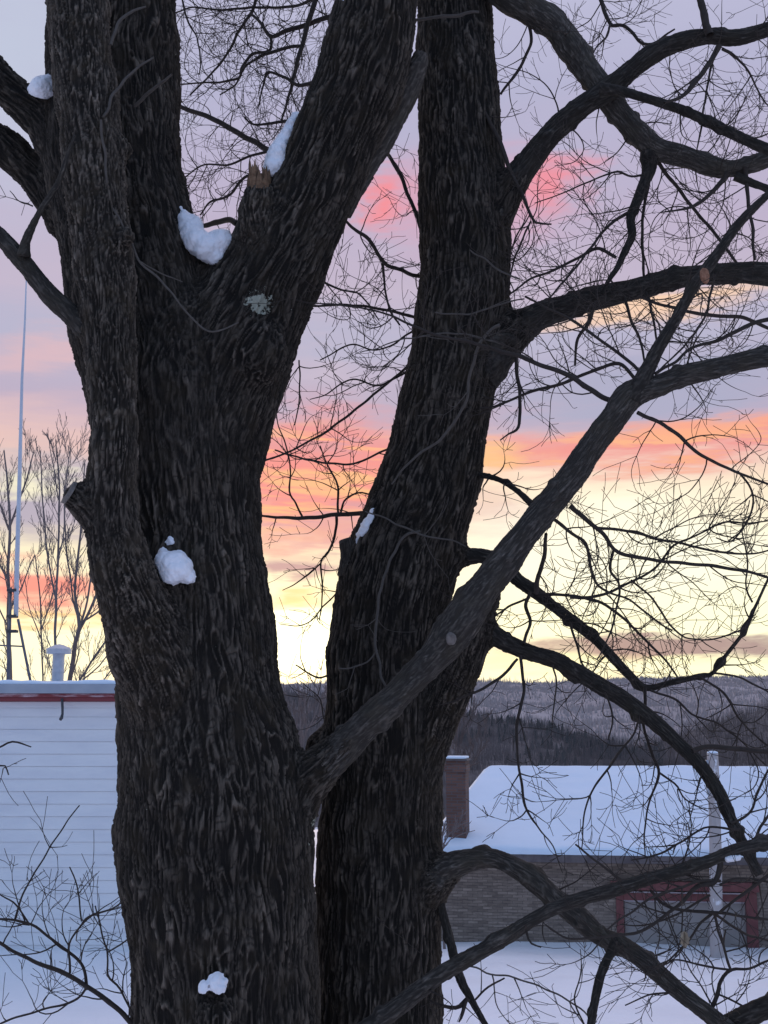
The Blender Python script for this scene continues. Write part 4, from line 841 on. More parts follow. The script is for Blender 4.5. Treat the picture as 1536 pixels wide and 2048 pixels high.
# traced branches; each mesh holds the branch and its own fine twigs
# (parent, points, Y0, Y1, pale, gap, (Lmin, Lmax), levels, droop)
BR = [
 ('B', "1420,70,20 1408,30,18 1398,-20,17 1390,-90,14", 5.05, 5.1, 0, .3, (.3, .6), 2, 0),
 ('B', "1438,92,14 1418,125,12 1388,168,12 1362,193,9 1330,206,6", 5.05, 4.9, 0, .12, (.2, .5), 2, .2),
 ('B', "1436,95,8 1424,125,6 1412,190,5 1402,255,5 1393,302,3", 5.05, 5.0, 0, .12, (.12, .35), 2, .2),
 ('B', "1445,98,8 1478,120,6 1500,150,5 1520,190,4 1545,220,3", 5.05, 5.3, 0, .14, (.2, .4), 2, .2),
 ('A', "1190,-40,11 1208,20,10 1222,50,9 1243,50,8 1262,62,8 1285,85,7 1312,84,6 1350,58,4", 5.6, 5.4, 0, .12, (.2, .45), 2, 0),
 ('A', "1220,50,6 1212,76,5 1194,95,4 1182,110,3", 5.5, 5.4, 0, .12, (.1, .3), 2, 0),
 ('A', "1057,30,9 1061,85,8 1040,135,8 1015,170,7 1002,190,6", 5.4, 5.5, 0, .16, (.15, .35), 2, .1),
 ('A', "1302,322,10 1296,370,8 1286,430,7 1285,500,7 1288,560,6", 5.35, 5.35, 0, .15, (.2, .45), 2, 0),
 ('A', "1313,318,10 1350,370,9 1390,420,8 1432,470,8 1475,525,7", 5.35, 5.6, 0, .16, (.25, .5), 2, .1),
 ('A', "1490,335,12 1495,400,9 1505,460,8 1508,520,7", 5.2, 5.2, 0, .16, (.2, .5), 2, .1),
 ('A', "1455,345,13 1422,388,10 1388,412,8 1355,420,5 1320,425,3", 5.2, 5.1, 0, .12, (.2, .5), 2, .1),
 ('H1', "1258,425,9 1230,440,8 1200,470,7 1170,510,6 1130,560,6 1085,608,4", 5.3, 5.1, 0, .13, (.2, .5), 2, 0),
 ('H1', "1232,515,8 1195,496,8 1160,515,7 1110,540,6 1060,560,5 1020,588,4", 5.3, 5.4, 0, .13, (.2, .5), 2, 0),
 ('H1', "1292,350,6 1262,352,5 1233,345,5 1200,355,4 1160,370,4 1115,390,3 1070,405,2.5", 5.3, 5.2, 0, .11, (.15, .4), 2, .1),
 ('B', "965,215,7 985,255,10 1003,290,11 1018,335,10 1045,390,8 1066,440,7 1080,446,5 1102,449,4", 5.38, 5.2, 0, .2, (.15, .35), 2, .1),
 ('B', "1062,442,5 1042,490,5 1025,530,5 1014,592,4", 5.25, 5.3, 0, .13, (.15, .4), 2, .1),
 ('C', "1036,655,8 1018,600,7 1010,540,6 1030,480,4 1060,430,3", 5.5, 5.8, 0, .12, (.2, .5), 2, 0),
 ('D', "1255,812,16 1210,795,13 1175,775,13 1130,747,12 1080,730,11 1020,708,10 940,685,8 860,665,7 780,630,5 700,612,4 620,606,3", 4.72, 4.9, 0, .15, (.2, .45), 2, 0),
 ('D', "1290,752,8 1250,715,8 1200,680,7 1150,645,7 1100,618,5 1050,592,4", 4.75, 4.95, 0, .14, (.2, .45), 2, 0),
 ('D', "1278,770,8 1240,727,9 1190,740,8 1130,765,8 1060,785,7 990,812,5 960,815,4", 4.9, 5.2, 0, .13, (.2, .45), 2, .05),
 ('D', "1310,748,8 1350,725,7 1385,695,7 1440,680,9 1500,650,10 1545,636,11", 4.9, 5.0, 0, .14, (.2, .45), 2, .05),
 ('D', "1430,550,6 1420,600,6 1405,640,6 1370,690,5 1320,740,4", 5.25, 5.0, 0, .14, (.2, .45), 2, .05),
 ('C', "1034,690,10 1033,740,9 1039,780,9 1037,850,8 1015,870,4 1000,880,3", 5.4, 5.3, 0, .16, (.2, .4), 2, .15),
 ('C', "1248,590,8 1262,640,7 1280,680,6 1290,730,5", 5.35, 5.2, 0, .16, (.2, .4), 2, .1),
 ('C', "1290,582,8 1305,630,6 1315,690,5", 5.35, 5.25, 0, .16, (.2, .4), 2, .1),
 ('C', "1190,600,11 1178,645,9 1155,680,7 1150,730,5", 5.35, 5.45, 0, .14, (.2, .4), 2, .1),
 ('C', "1275,592,8 1320,608,7 1370,622,8 1430,632,9 1490,637,9 1545,660,8", 5.3, 5.5, 0, .14, (.2, .4), 2, .1),
 ('D', "1275,825,10 1330,852,9 1362,875,9 1400,908,8 1460,938,7 1500,953,6 1550,972,5", 4.7, 4.9, 0, .14, (.2, .5), 2, .05),
 ('D', "1475,942,5 1500,975,5 1505,1010,5 1490,1050,5 1462,1083,4 1432,1075,3", 4.9, 4.85, 0, .14, (.15, .4), 2, .05),
 ('D', "1140,1012,12 1175,1042,11 1205,1068,10 1228,1098,9 1262,1112,9 1310,1120,8 1380,1127,8 1440,1135,8 1500,1145,7 1550,1158,6", 4.8, 4.9, 0, .16, (.2, .5), 2, .1),
 ('D', "1110,1040,9 1148,1070,8 1172,1090,8 1183,1140,7 1200,1175,6 1260,1200,5 1310,1240,5 1345,1262,4", 4.8, 4.9, 0, .12, (.15, .45), 2, .1),
 ('D', "1195,1056,8 1250,1062,7 1320,1078,7 1380,1090,6 1440,1103,6 1500,1107,5 1550,1098,4", 4.85, 4.9, 0, .14, (.15, .45), 2, .1),
 ('D', "1140,1195,9 1200,1190,8 1260,1165,7 1310,1135,6 1348,1090,6 1390,1072,5 1450,1045,5 1500,1047,4 1550,1040,3", 4.95, 4.9, 0, .13, (.15, .45), 2, .0),
 ('D', "1227,1100,7 1220,1140,7 1238,1168,6 1235,1210,5 1222,1260,5 1212,1285,4 1195,1320,3", 4.85, 4.9, 0, .14, (.15, .35), 2, .1),
 ('F', "1075,1190,10 1140,1190,7 1200,1205,8 1250,1240,7 1290,1280,7 1320,1310,6 1355,1355,5", 5.35, 5.2, 0, .14, (.15, .4), 2, .1),
 ('F', "1092,1068,8 1088,1110,10 1078,1150,11 1072,1185,12", 4.85, 5.3, 0, .2, (.15, .3), 2, .1),
 ('F', "1060,1185,9 1052,1210,9 1060,1240,8 1052,1270,8 1046,1290,8", 5.35, 5.15, 0, .2, (.15, .3), 2, .1),
 ('F', "1060,1195,6 1020,1212,6 990,1232,5 965,1250,5", 5.35, 5.3, 0, .15, (.12, .3), 2, .1),
 ('F', "1140,1245,7 1150,1280,6 1165,1325,5 1180,1350,4", 5.3, 5.2, 0, .15, (.15, .35), 2, .1),
 ('F', "1262,1160,5 1310,1205,5 1350,1262,5 1390,1280,4 1440,1275,4 1490,1256,4", 4.95, 5.1, 0, .12, (.15, .4), 2, .05),
 ('F', "1290,1375,8 1290,1410,8 1287,1450,7 1305,1510,7 1318,1545,7 1300,1600,5 1290,1650,4 1290,1715,3", 5.25, 5.1, 0, .13, (.12, .35), 2, .1),
 ('F', "1318,1545,6 1353,1570,5 1370,1597,4 1415,1622,3", 5.1, 5.05, 0, .11, (.12, .3), 2, .1),
 ('F', "1425,1346,6 1470,1352,5 1510,1372,5 1550,1390,4", 5.2, 5.3, 0, .14, (.15, .4), 2, .1),
 ('F', "1400,1354,6 1450,1390,6 1480,1440,5 1520,1480,4 1550,1500,3", 5.2, 5.3, 0, .14, (.15, .4), 2, .1),
 ('F', "1300,1380,6 1350,1400,6 1390,1430,5 1440,1450,5 1490,1490,4 1530,1530,3", 5.2, 5.3, 0, .13, (.15, .4), 2, .1),
 ('F', "1505,1205,5 1490,1170,4 1495,1120,4 1485,1060,3 1500,1000,2.5", 5.2, 5.2, 0, .12, (.12, .3), 2, -.1),
 ('E', "1040,1310,8 1048,1380,8 1036,1440,8 1034,1510,6 1045,1580,7 1053,1622,6 1080,1656,4 1108,1697,3 1124,1745,2", 5.15, 5.0, 0, .15, (.1, .32), 2, .05),
 ('E', "1035,1318,7 1000,1355,8 960,1380,7 920,1398,5 880,1410,3", 5.15, 5.1, 0, .2, (.1, .3), 2, .05),
 ('E', "1105,1330,5 1112,1370,4 1104,1450,3", 5.1, 5.05, 0, .2, (.1, .2), 1, .05),
 ('E', "1278,1440,6 1265,1470,5 1228,1520,6 1190,1575,5 1168,1628,4 1163,1700,2.5", 5.0, 4.95, 0, .13, (.12, .35), 2, .05),
 ('E', "1385,1502,13 1420,1493,11 1480,1500,12 1550,1503,11 1620,1495,10", 4.95, 5.0, 0, .3, (.15, .4), 2, .05),
 ('E', "1210,1385,5 1225,1430,5 1215,1480,4", 5.05, 5.0, 0, .15, (.1, .25), 2, .05),
 ('E', "1460,1648,8 1500,1625,6 1512,1590,6 1530,1550,5 1550,1520,4", 4.92, 5.1, 0, .12, (.15, .35), 2, .05),
 ('E', "1480,1660,8 1420,1655,5 1388,1668,5 1318,1708,5 1262,1722,3", 4.9, 4.85, 0, .12, (.15, .35), 2, .05),
 ('E', "1500,1700,8 1520,1660,7 1545,1620,6 1570,1590,5", 4.9, 5.1, 0, .12, (.15, .35), 2, .05),
 ('CC', "1243,1762,7 1200,1728,6 1150,1690,5", 4.65, 4.6, 0, .6, (.05, .12), 1, 0),
 ('CC', "1440,1712,16 1440,1740,14 1428,1765,12 1395,1772,11 1345,1820,8 1285,1860,7 1218,1872,6 1140,1877,5 1092,1850,4", 4.65, 4.5, 0, .2, (.12, .35), 2, .1),
 ('CC', "1440,1762,8 1400,1762,7 1365,1775,6 1310,1790,6 1265,1825,5 1210,1860,4", 4.65, 4.4, 0, .2, (.12, .32), 2, .1),
 ('CC', "1300,1780,8 1330,1808,8 1375,1822,8 1420,1825,9 1470,1830,7 1550,1840,5", 4.7, 4.6, 0, .2, (.12, .35), 2, .1),
 ('CC', "1425,1826,8 1400,1850,6 1370,1890,5 1330,1925,4 1290,1950,3", 4.65, 4.6, 0, .18, (.15, .4), 2, .1),
 ('CC', "1430,1828,8 1460,1850,7 1500,1870,6 1550,1885,4", 4.65, 4.8, 0, .2, (.15, .4), 2, .1),
 ('CC', "1428,1826,7 1440,1870,6 1452,1910,6 1462,1942,6", 4.65, 4.7, 0, .2, (.15, .4), 2, .1),
 ('CC', "1545,1745,9 1500,1780,9 1470,1800,7 1440,1825,4", 4.6, 4.62, 0, .2, (.15, .3), 2, .1),
 ('CC', "1420,1790,6 1350,1830,5 1300,1850,4 1240,1848,3", 4.65, 4.6, 0, .2, (.15, .4), 2, .0),
 ('CC', "1545,1765,6 1480,1755,6 1440,1770,6", 4.6, 4.62, 0, .2, (.15, .3), 2, .1),
 ('CC', "1050,1850,7 1060,1885,5 1082,1896,3", 4.75, 4.7, 0, .3, (.06, .12), 1, 0),
 ('BB', "1418,2024,11 1436,1990,10 1440,1965,9 1462,1940,8 1500,1935,6 1550,1918,5", 4.85, 4.9, 0, .12, (.15, .4), 2, 0),
 ('BB', "1462,1942,7 1448,1900,5 1452,1860,4", 4.85, 4.9, 0, .10, (.15, .35), 2, 0),
 ('BB', "1460,1940,6 1400,1930,5 1350,1920,4 1300,1935,3", 4.85, 4.85, 0, .10, (.15, .35), 2, 0),
 ('BB', "1440,1990,5 1480,2010,5 1520,2030,4", 4.85, 4.85, 0, .10, (.15, .3), 2, 0),
 ('BB', "1340,1985,5 1300,1990,4 1250,2010,3", 4.85, 4.85, 0, .10, (.15, .35), 2, 0),
 ('FF', "900,1925,5 958,1940,5 1020,1955,5 1088,1975,5 1148,2010,5 1200,2060,4", 5.25, 5.2, 1, .11, (.15, .4), 2, -.1),
 ('FF', "938,1995,12 912,2015,10 885,2012,8 860,2000,6", 5.2, 5.25, 0, .3, (.1, .2), 1, 0),
 ('FF', "932,2000,11 925,2030,8 918,2045,4", 5.2, 5.2, 0, .4, (.1, .2), 1, 0),
 ('FF', "950,2000,5 975,1975,5 1010,1955,4", 5.2, 5.2, 0, .14, (.1, .2), 1, 0),
 ('DD', "1172,2060,5 1150,2000,4 1162,1950,3 1160,1900,2", 5.0, 5.0, 0, .10, (.12, .3), 2, -.1),
 ('T1', "300,2085,18 268,2050,13 220,2006,12 175,1976,11 130,1948,11 65,1922,9 30,1906,8 -30,1870,8", 4.85, 4.9, 0, .2, (.12, .3), 2, 0),
 ('T1', "173,1972,8 168,1935,7 145,1908,7 100,1875,6 55,1846,6 -20,1834,5", 4.88, 4.85, 0, .12, (.12, .35), 2, 0),
 ('T1', "30,1838,5 45,1790,4.5 80,1728,4 120,1662,3.5 160,1610,3", 4.87, 4.85, 0, .25, (.05, .15), 1, 0),
 ('T1', "140,1946,6 140,1892,5 165,1846,5 190,1830,5 225,1816,4 250,1800,3", 4.88, 4.7, 0, .12, (.12, .3), 2, 0),
 ('T1', "266,2030,5 240,1980,5 215,1950,5 214,1900,4 202,1860,4 190,1812,3", 4.8, 4.75, 0, .12, (.12, .3), 2, 0),
 ('T1', "215,1905,4 245,1888,4 262,1872,3", 4.78, 4.7, 0, .12, (.08, .2), 1, 0),
 ('T1', "173,1975,6 150,2000,6 100,2015,5 40,2032,5 -20,2055,5", 4.88, 4.9, 0, .12, (.12, .3), 2, 0),
 ('T1', "163,1842,4 155,1775,3.5 138,1735,3", 4.85, 4.85, 0, .15, (.05, .15), 1, 0),
 ('T1', "60,1850,4 30,1810,4 -10,1780,3", 4.87, 4.9, 0, .1, (.12, .3), 2, 0),
 ('X', "-60,1520,5 0,1495,5 28,1485,5 63,1495,3", 4.5, 4.5, 0, .3, (.04, .08), 1, 0),
 ('X', "-60,1525,5 0,1531,4 12,1532,3.5 18,1550,3", 4.5, 4.5, 0, .3, (.04, .08), 1, 0),
 ('X', "65,412,4 40,402,3 20,382,2", 4.6, 4.7, 0, .3, (.05, .1), 1, 0),
 ('T1', "202,240,8 214,325,8 220,392,7 248,460,7 280,522,7 325,562,7 365,615,6 400,650,6 440,662,5 478,647,4", 4.44, 4.55, 1, 9, (.1, .2), 1, 0),
 ('T1', "282,524,5 318,546,4.5 366,560,3", 4.5, 4.6, 1, 9, (.1, .2), 1, 0),
 ('T1', "270,212,10 290,190,10 312,170,9 344,148,6", 4.75, 4.6, 2, 9, (.1, .2), 1, 0),
 ('T1', "205,236,9 232,180,9 268,140,7 306,116,5", 4.5, 4.55, 1, 9, (.1, .2), 1, 0),
 ('T1', "222,90,9 235,48,9 262,22,8 290,12,5", 4.56, 4.6, 1, 9, (.1, .2), 1, 0),
 ('T1', "475,448,16 460,441,14 430,446,13 404,452,10", 5.4, 5.6, 0, .5, (.1, .2), 1, 0),
 ('T2', "832,40,9 870,34,9 905,31,10 956,26,7", 5.2, 5.15, 1, 9, (.1, .2), 1, 0),
 ('T2', "1000,650,10 985,658,9 957,690,9 942,755,9 930,810,8 890,865,8 830,912,7 782,970,5", 4.9, 5.15, 1, .4, (.1, .3), 1, 0),
 ('T2', "730,1023,4 770,1035,5 805,1052,6 845,1070,6 885,1078,5 935,1092,4", 5.2, 5.15, 1, .5, (.1, .25), 1, .1),
 ('T2', "840,1062,9 812,1072,9 785,1110,9 762,1180,9 752,1260,9 760,1340,8 778,1392,6", 5.25, 5.1, 2, .6, (.1, .2), 1, 0),
 ('T2', "755,1300,5 735,1325,5 705,1335,5 675,1335,4", 5.15, 5.1, 1, .3, (.1, .2), 1, 0),
 ('T2', "940,500,4 970,520,5 1010,545,6 1040,560,4", 5.1, 5.1, 1, .5, (.1, .2), 1, 0),
 ('T2', "870,625,4 930,628,5 1000,610,5 1050,600,4", 5.1, 5.15, 1, .3, (.1, .25), 1, 0),
 ('T2', "720,705,3 800,680,4 870,668,5 950,672,5 1010,690,6", 5.1, 5.1, 1, .3, (.1, .25), 1, 0),
 ('T2', "768,298,9 800,350,9 825,410,9 845,465,9 870,520,10", 5.8, 5.7, 0, .14, (.15, .4), 2, .1),
 ('T2', "690,440,6 715,463,8 740,480,9 765,522,9 800,541,9 850,556,10", 5.2, 5.7, 0, .14, (.15, .4), 2, .1),
 ('T2', "766,525,7 768,560,6 780,620,5 800,650,5", 5.5, 5.6, 0, .14, (.12, .3), 2, .1),
 ('T2', "620,612,5 700,610,6 770,620,7 850,640,8", 5.9, 5.7, 0, .12, (.15, .4), 2, .1),
 ('T2', "520,925,5 600,893,5 680,843,6 768,772,6 850,705,7", 6.1, 5.8, 0, .4, (.15, .35), 2, .1),
 ('T2', "550,900,4 620,920,5 700,928,5 770,900,5 850,865,6", 6.2, 5.8, 0, .13, (.15, .35), 2, .1),
 ('T2', "800,1020,13 760,1032,12 720,1027,11 670,1030,10 610,1036,9 560,1036,7 520,1030,5", 5.55, 5.9, 0, .3, (.1, .25), 2, 0),
 ('T2', "605,1034,6 590,1005,5 580,985,5 580,940,4 575,900,4 558,850,3 545,790,3", 5.85, 5.8, 0, .12, (.1, .3), 2, 0),
 ('T2', "676,1030,6 676,990,6 672,960,5 655,930,4 640,890,3", 5.75, 5.8, 0, .10, (.1, .3), 2, 0),
 ('T2', "680,1030,6 690,1000,5 720,985,4 745,990,4", 5.75, 5.8, 0, .12, (.1, .25), 2, 0),
 ('T2', "673,1032,8 672,1060,7 668,1080,7 655,1105,6 643,1125,5 645,1180,4 640,1240,3", 5.75, 5.8, 0, .12, (.1, .3), 2, .1),
 ('T2', "640,1128,4 615,1150,4 590,1168,3 565,1180,2", 5.78, 5.8, 0, .12, (.08, .2), 1, .0),
 ('T2', "700,1140,5 680,1175,4 650,1210,4 610,1248,3 560,1250,2", 5.6, 5.7, 0, .12, (.08, .25), 2, .0),
 ('T2', "665,1348,6 640,1355,5 615,1345,4 590,1330,3", 5.5, 5.6, 0, .12, (.08, .25), 2, .0),
 ('T2', "690,1400,4 650,1440,3 640,1400,3 600,1360,2", 5.6, 5.8, 0, .12, (.08, .25), 2, .0),
 ('T2', "598,720,4 600,780,4 590,850,3", 5.4, 5.5, 0, .12, (.1, .3), 2, .1),
 ('T2', "640,560,6 680,580,5 720,590,4 760,640,3", 5.3, 5.5, 0, .12, (.1, .35), 2, .1),
 ('T2', "820,740,6 760,770,5 700,760,4 650,790,3 620,800,2", 5.7, 5.8, 0, .12, (.1, .35), 2, .1),
 ('T2', "830,660,5 760,700,4 700,690,4 640,720,3", 5.7, 5.8, 0, .12, (.1, .35), 2, .1),
 # the far side of the crown, seen between the two left stems
 ('T2', "700,260,16 600,300,15 545,304,15 510,285,13 475,265,13 425,238,12 362,215,10 300,190,8", 6.6, 6.9, 0, .10, (.25, .6), 2, .05),
 ('T2', "760,-40,14 690,20,13 645,38,12 605,52,12 570,62,11 542,72,9 520,45,7 500,25,6", 6.2, 6.5, 0, .10, (.25, .55), 2, .1),
 ('T2', "542,72,8 540,100,7 505,108,7 485,135,7 478,155,6 440,165,5 400,165,4 340,170,3", 6.5, 6.6, 0, .10, (.2, .5), 2, .05),
 ('T2', "640,-30,13 618,40,12 603,95,11 588,150,9 575,200,6 563,245,5", 6.3, 6.3, 0, .13, (.2, .45), 2, .1),
 ('T2', "603,92,8 580,95,8 540,105,8 520,112,7 490,135,5 470,170,4 440,190,3", 6.3, 6.4, 0, .10, (.2, .5), 2, .1),
 ('T2', "660,160,9 600,170,9 570,155,7 535,145,6 525,180,4 515,215,3", 6.2, 6.4, 0, .10, (.2, .5), 2, .1),
 ('T2', "360,-20,5 375,40,5 392,70,4 400,110,4 400,150,2.5", 6.6, 6.6, 0, .10, (.2, .5), 2, .1),
 ('T2', "520,-30,8 505,20,7 480,60,7 460,100,6 430,140,5 380,190,4", 6.6, 6.8, 0, .10, (.2, .5), 2, .1),
 ('T2', "690,300,9 600,246,8 560,245,7 510,250,5 490,235,4", 6.2, 6.4, 0, .10, (.2, .5), 2, .1),
 ('T2', "600,360,7 500,350,7 460,390,6 420,405,5 400,430,3", 6.4, 6.6, 0, .10, (.2, .5), 2, .05),
 ('T2', "560,300,7 505,310,6 460,330,5 410,330,4 360,360,3", 6.5, 6.6, 0, .10, (.2, .5), 2, .05),
 ('T2', "700,-50,8 600,10,7 500,15,6 440,20,5 385,15,4 340,30,3", 6.5, 6.7, 0, .10, (.2, .5), 2, .1),
]
LO['T1'] = trunk1; LO['T2'] = trunk2
for i, (par, txt, Y0, Y1, pale, gap, LL, lev, droop) in enumerate(BR):
    pts, rad = pl3(txt, Y0, Y1); rg = np.random.RandomState(100 + i); tw = Twigs()
    p, r, s = spline(pts, rad, 0.018); jit = np.column_stack([pn(np.column_stack([s / 0.09, s * 0 + k_ * 7.7, s * 0 + i * 3.3])) for k_ in range(3)]) * (0.012 if pale else 0.006)
    kn = 1 + 0.22 * np.clip(pn(np.column_stack([s / 0.03, s * 0 + i, s * 0])), 0, 1)
    fade = np.clip(s / 0.05, 0, 1)[:, None]
    p = p + jit * fade; r = r * 0.86; tw.add(p, r * kn * (0.8 if pale else 0.98), 8 if max(rad) > 0.012 else 6)
    if gap < 5: spray(tw, [Vector(q) for q in p[::3]], list(r[::3]), rg, gap * (0.7 if Y0 >= 6.15 and par == 'T2' else (0.82 if par not in ('CC', 'T1', 'X') else 0.9)), (LL[0] * 1.1, LL[1] * 1.15), lev, 0.08, droop, r=0.0033 if lev > 1 else 0.0026, bias=(0, 0.10 * (1 if Y1 >= Y0 else -0.3), 0))
    tw.build('branch', (M_twig, M_twig_pale, M_twig_pale)[pale], LO[par])
# fine shoots straight off the big limbs
for k_, gap, LL, lev, dr in (('A', .30, (.15, .45), 2, .2), ('B', .30, (.2, .5), 2, .1), ('B2', .25, (.2, .5), 2, .2), ('C', .20, (.2, .55), 2, .1), ('D2', .25, (.15, .4), 2, .05), ('E', .28, (.12, .35), 2, .1), ('F', .20, (.15, .45), 2, .0), ('G', .12, (.15, .4), 2, 0), ('H1', .15, (.15, .4), 2, .0), ('CC', .45, (.1, .3), 2, 0), ('BB', .4, (.15, .35), 2, -.1)):
    pts, rad = LP[k_]; tw = Twigs(); rg = np.random.RandomState(len(k_) * 31 + ord(k_[0])); spray(tw, pts, rad, rg, gap, LL, lev, 0.22, dr, r=0.0042); tag(tw.build('twigs', M_twig, LO[k_]), kind='stuff')
tw = Twigs(); rg = np.random.RandomState(77); pts, rad = LP['D']; spray(tw, pts, rad, rg, 0.34, (.12, .4), 2, 0.45, .05, r=0.004); tag(tw.build('twigs', M_twig, LO['D']), kind='stuff')

# dead leaf hanging in the twigs
m = MB(); lc = P(1368, 1862, 4.55); n = 14
for sgn in (-1, 1):
    o0 = len(m.v)
    for i in range(n + 1):
        t = i / n; w = 0.017 * math.sin(math.pi * min(1, t * 0.9 + 0.12)) ** 0.7 * (1 + 0.18 * math.sin(t * 22)); z_ = -0.058 * t
        m.v.append((lc.x + 0.003 * math.sin(t * 5), lc.y + 0.004 * math.sin(t * 4), lc.z + z_)); m.v.append((lc.x + sgn * w, lc.y - 0.008 * abs(math.sin(t * 3)), lc.z + z_ - 0.004))
    for i in range(n): m.f.append((o0 + 2 * i, o0 + 2 * i + 1, o0 + 2 * i + 3, o0 + 2 * i + 2))
M_leaf = plain('dry_leaf', (0.25, 0.19, 0.13, 1), (0.36, 0.29, 0.20, 1), 60, 0.8)
o = m.build('dead_leaf', M_leaf, LO['CC'], smooth=True); q = o.modifiers.new('t', 'SOLIDIFY'); q.thickness = 0.001

# ------------------------------------------------------------------ snow resting in the tree
def pip(x, y, poly):
    c = False; j = len(poly) - 1
    for i in range(len(poly)):
        if (poly[i][1] > y) != (poly[j][1] > y) and x < (poly[j][0] - poly[i][0]) * (y - poly[i][1]) / (poly[j][1] - poly[i][1]) + poly[i][0]: c = not c
        j = i
    return c
def edist(x, y, poly):
    b_ = 1e9
    for i in range(len(poly)):
        x0, y0 = poly[i - 1]; x1, y1 = poly[i]; t = max(0, min(1, ((x - x0) * (x1 - x0) + (y - y0) * (y1 - y0)) / ((x1 - x0) ** 2 + (y1 - y0) ** 2 + 1e-9)))
        b_ = min(b_, math.hypot(x - x0 - t * (x1 - x0), y - y0 - t * (y1 - y0)))
    return b_
def snow(txt, Y, label, rmax=22, depth=0.10, n=420, seed=0, back=0.0, group=None, extra=()):
    poly = [tuple(float(v) for v in t.split(',')) for t in txt.split()]; rg = random.Random(seed); bl = []
    xs_ = [a for a, _ in poly]; ys_ = [b_ for _, b_ in poly]; tries = 0
    while len(bl) < n and tries < 20000:
        tries += 1; x = rg.uniform(min(xs_), max(xs_)); y = rg.uniform(min(ys_), max(ys_))
        if not pip(x, y, poly): continue
        e = min(edist(x, y, poly), rmax); 
        if e < 0.8: continue
        dy = rg.uniform(-0.5, 0.5) * depth * min(1, e / rmax + 0.25) + back; c = P(x, y, Y + dy); r = RW(2 * (e + 2.6), y, Y); bl.append((c, r, r, r))
    ym = 0.5 * (min(ys_) + max(ys_))
    for i in range(len(poly)):
        (xa, ya), (xb, yb) = poly[i - 1], poly[i]
        for q in range(3 if rmax > 8 else 1):
            t = rg.random(); x = xa + (xb - xa) * t; y = ya + (yb - ya) * t
            if y < ym and rg.random() < 0.6: continue
            r = RW(rg.uniform(2.0, 6.5), y, Y); bl.append((P(x + rg.gauss(0, 1.6), y + rg.gauss(0, 1.6), Y - 0.01 + rg.uniform(-0.3, 0.3) * depth * 0.4), r, r, r))
    me = solid([], bl, [(0.0042, 7)], 'snow_clump'); k = len(me.vertices); co = np.empty(k * 3, np.float32); me.vertices.foreach_get('co', co); co = co.reshape(-1, 3).astype(float)
    no = np.empty(k * 3, np.float32); me.vertices.foreach_get('normal', no); no = no.reshape(-1, 3)
    co = co + no * (0.005 * pn(co / 0.030) + 0.003 * pn(co / 0.011))[:, None]; me.vertices.foreach_set('co', co.astype(np.float32).ravel())
    me.materials.clear(); me.materials.append(M_snow); me.polygons.foreach_set('use_smooth', [True] * len(me.polygons)); me.update()
    o = bpy.data.objects.new('snow_clump', me); C.objects.link(o); tag(o, label, 'snow', 'clumps of snow lodged in the maple'); return o
snow("361,412 375,428 398,436 405,448 402,458 415,470 432,462 459,461 464,485 452,512 442,534 426,534 404,518 382,506 366,482 356,450", 4.98, 'largest snow clump, filling the fork between the two left stems', 34, 0.22, seed=1)
snow("590,222 597,228 588,258 580,285 570,305 572,330 560,352 545,362 536,352 530,335 536,305 550,285 566,262", 4.93, 'long strip of snow clinging to the leaning stem above the broken stub', 18, 0.12, seed=2)
snow("57,178 72,158 100,150 108,165 108,190 85,194 62,188", 5.02, 'small snow clump in the upper left crotch by the frame edge', 22, 0.14, seed=3)
snow("310,1122 324,1095 332,1100 338,1106 360,1103 384,1126 382,1138 388,1145 389,1162 375,1166 360,1160 350,1170 338,1164 328,1162", 4.66, 'round snow patch in the hollow at the base of the front stem', 24, 0.10, seed=4)
snow("335,1076 344,1074 350,1082 344,1089 336,1087", 4.70, 'tiny fleck of snow just above the round patch', 5, 0.03, 40, seed=9)
snow("746,1018 755,1012 750,1040 742,1055 738,1070 728,1072 716,1090 712,1092 718,1064 732,1040", 5.38, 'thin strip of snow beside the dead stub on the right trunk', 9, 0.08, seed=5)
snow("400,1974 404,1962 414,1968 418,1950 428,1946 434,1943 448,1948 456,1958 452,1966 450,1980 440,1988 432,1984 424,1978 410,1986 402,1984", 4.56, 'ragged snow patch on the knot at the foot of the picture', 6, 0.05, n=46, seed=6)
snow("679,-6 712,-8 720,2 702,10 692,17 684,10", 4.80, 'scrap of snow at the top edge on the leaning stem', 12, 0.08, seed=7)
snow("1452,1715 1482,1712 1480,1719 1458,1722 1452,1720", 4.62, 'sliver of snow lying on the lower right limb', 5, 0.03, 60, seed=8)

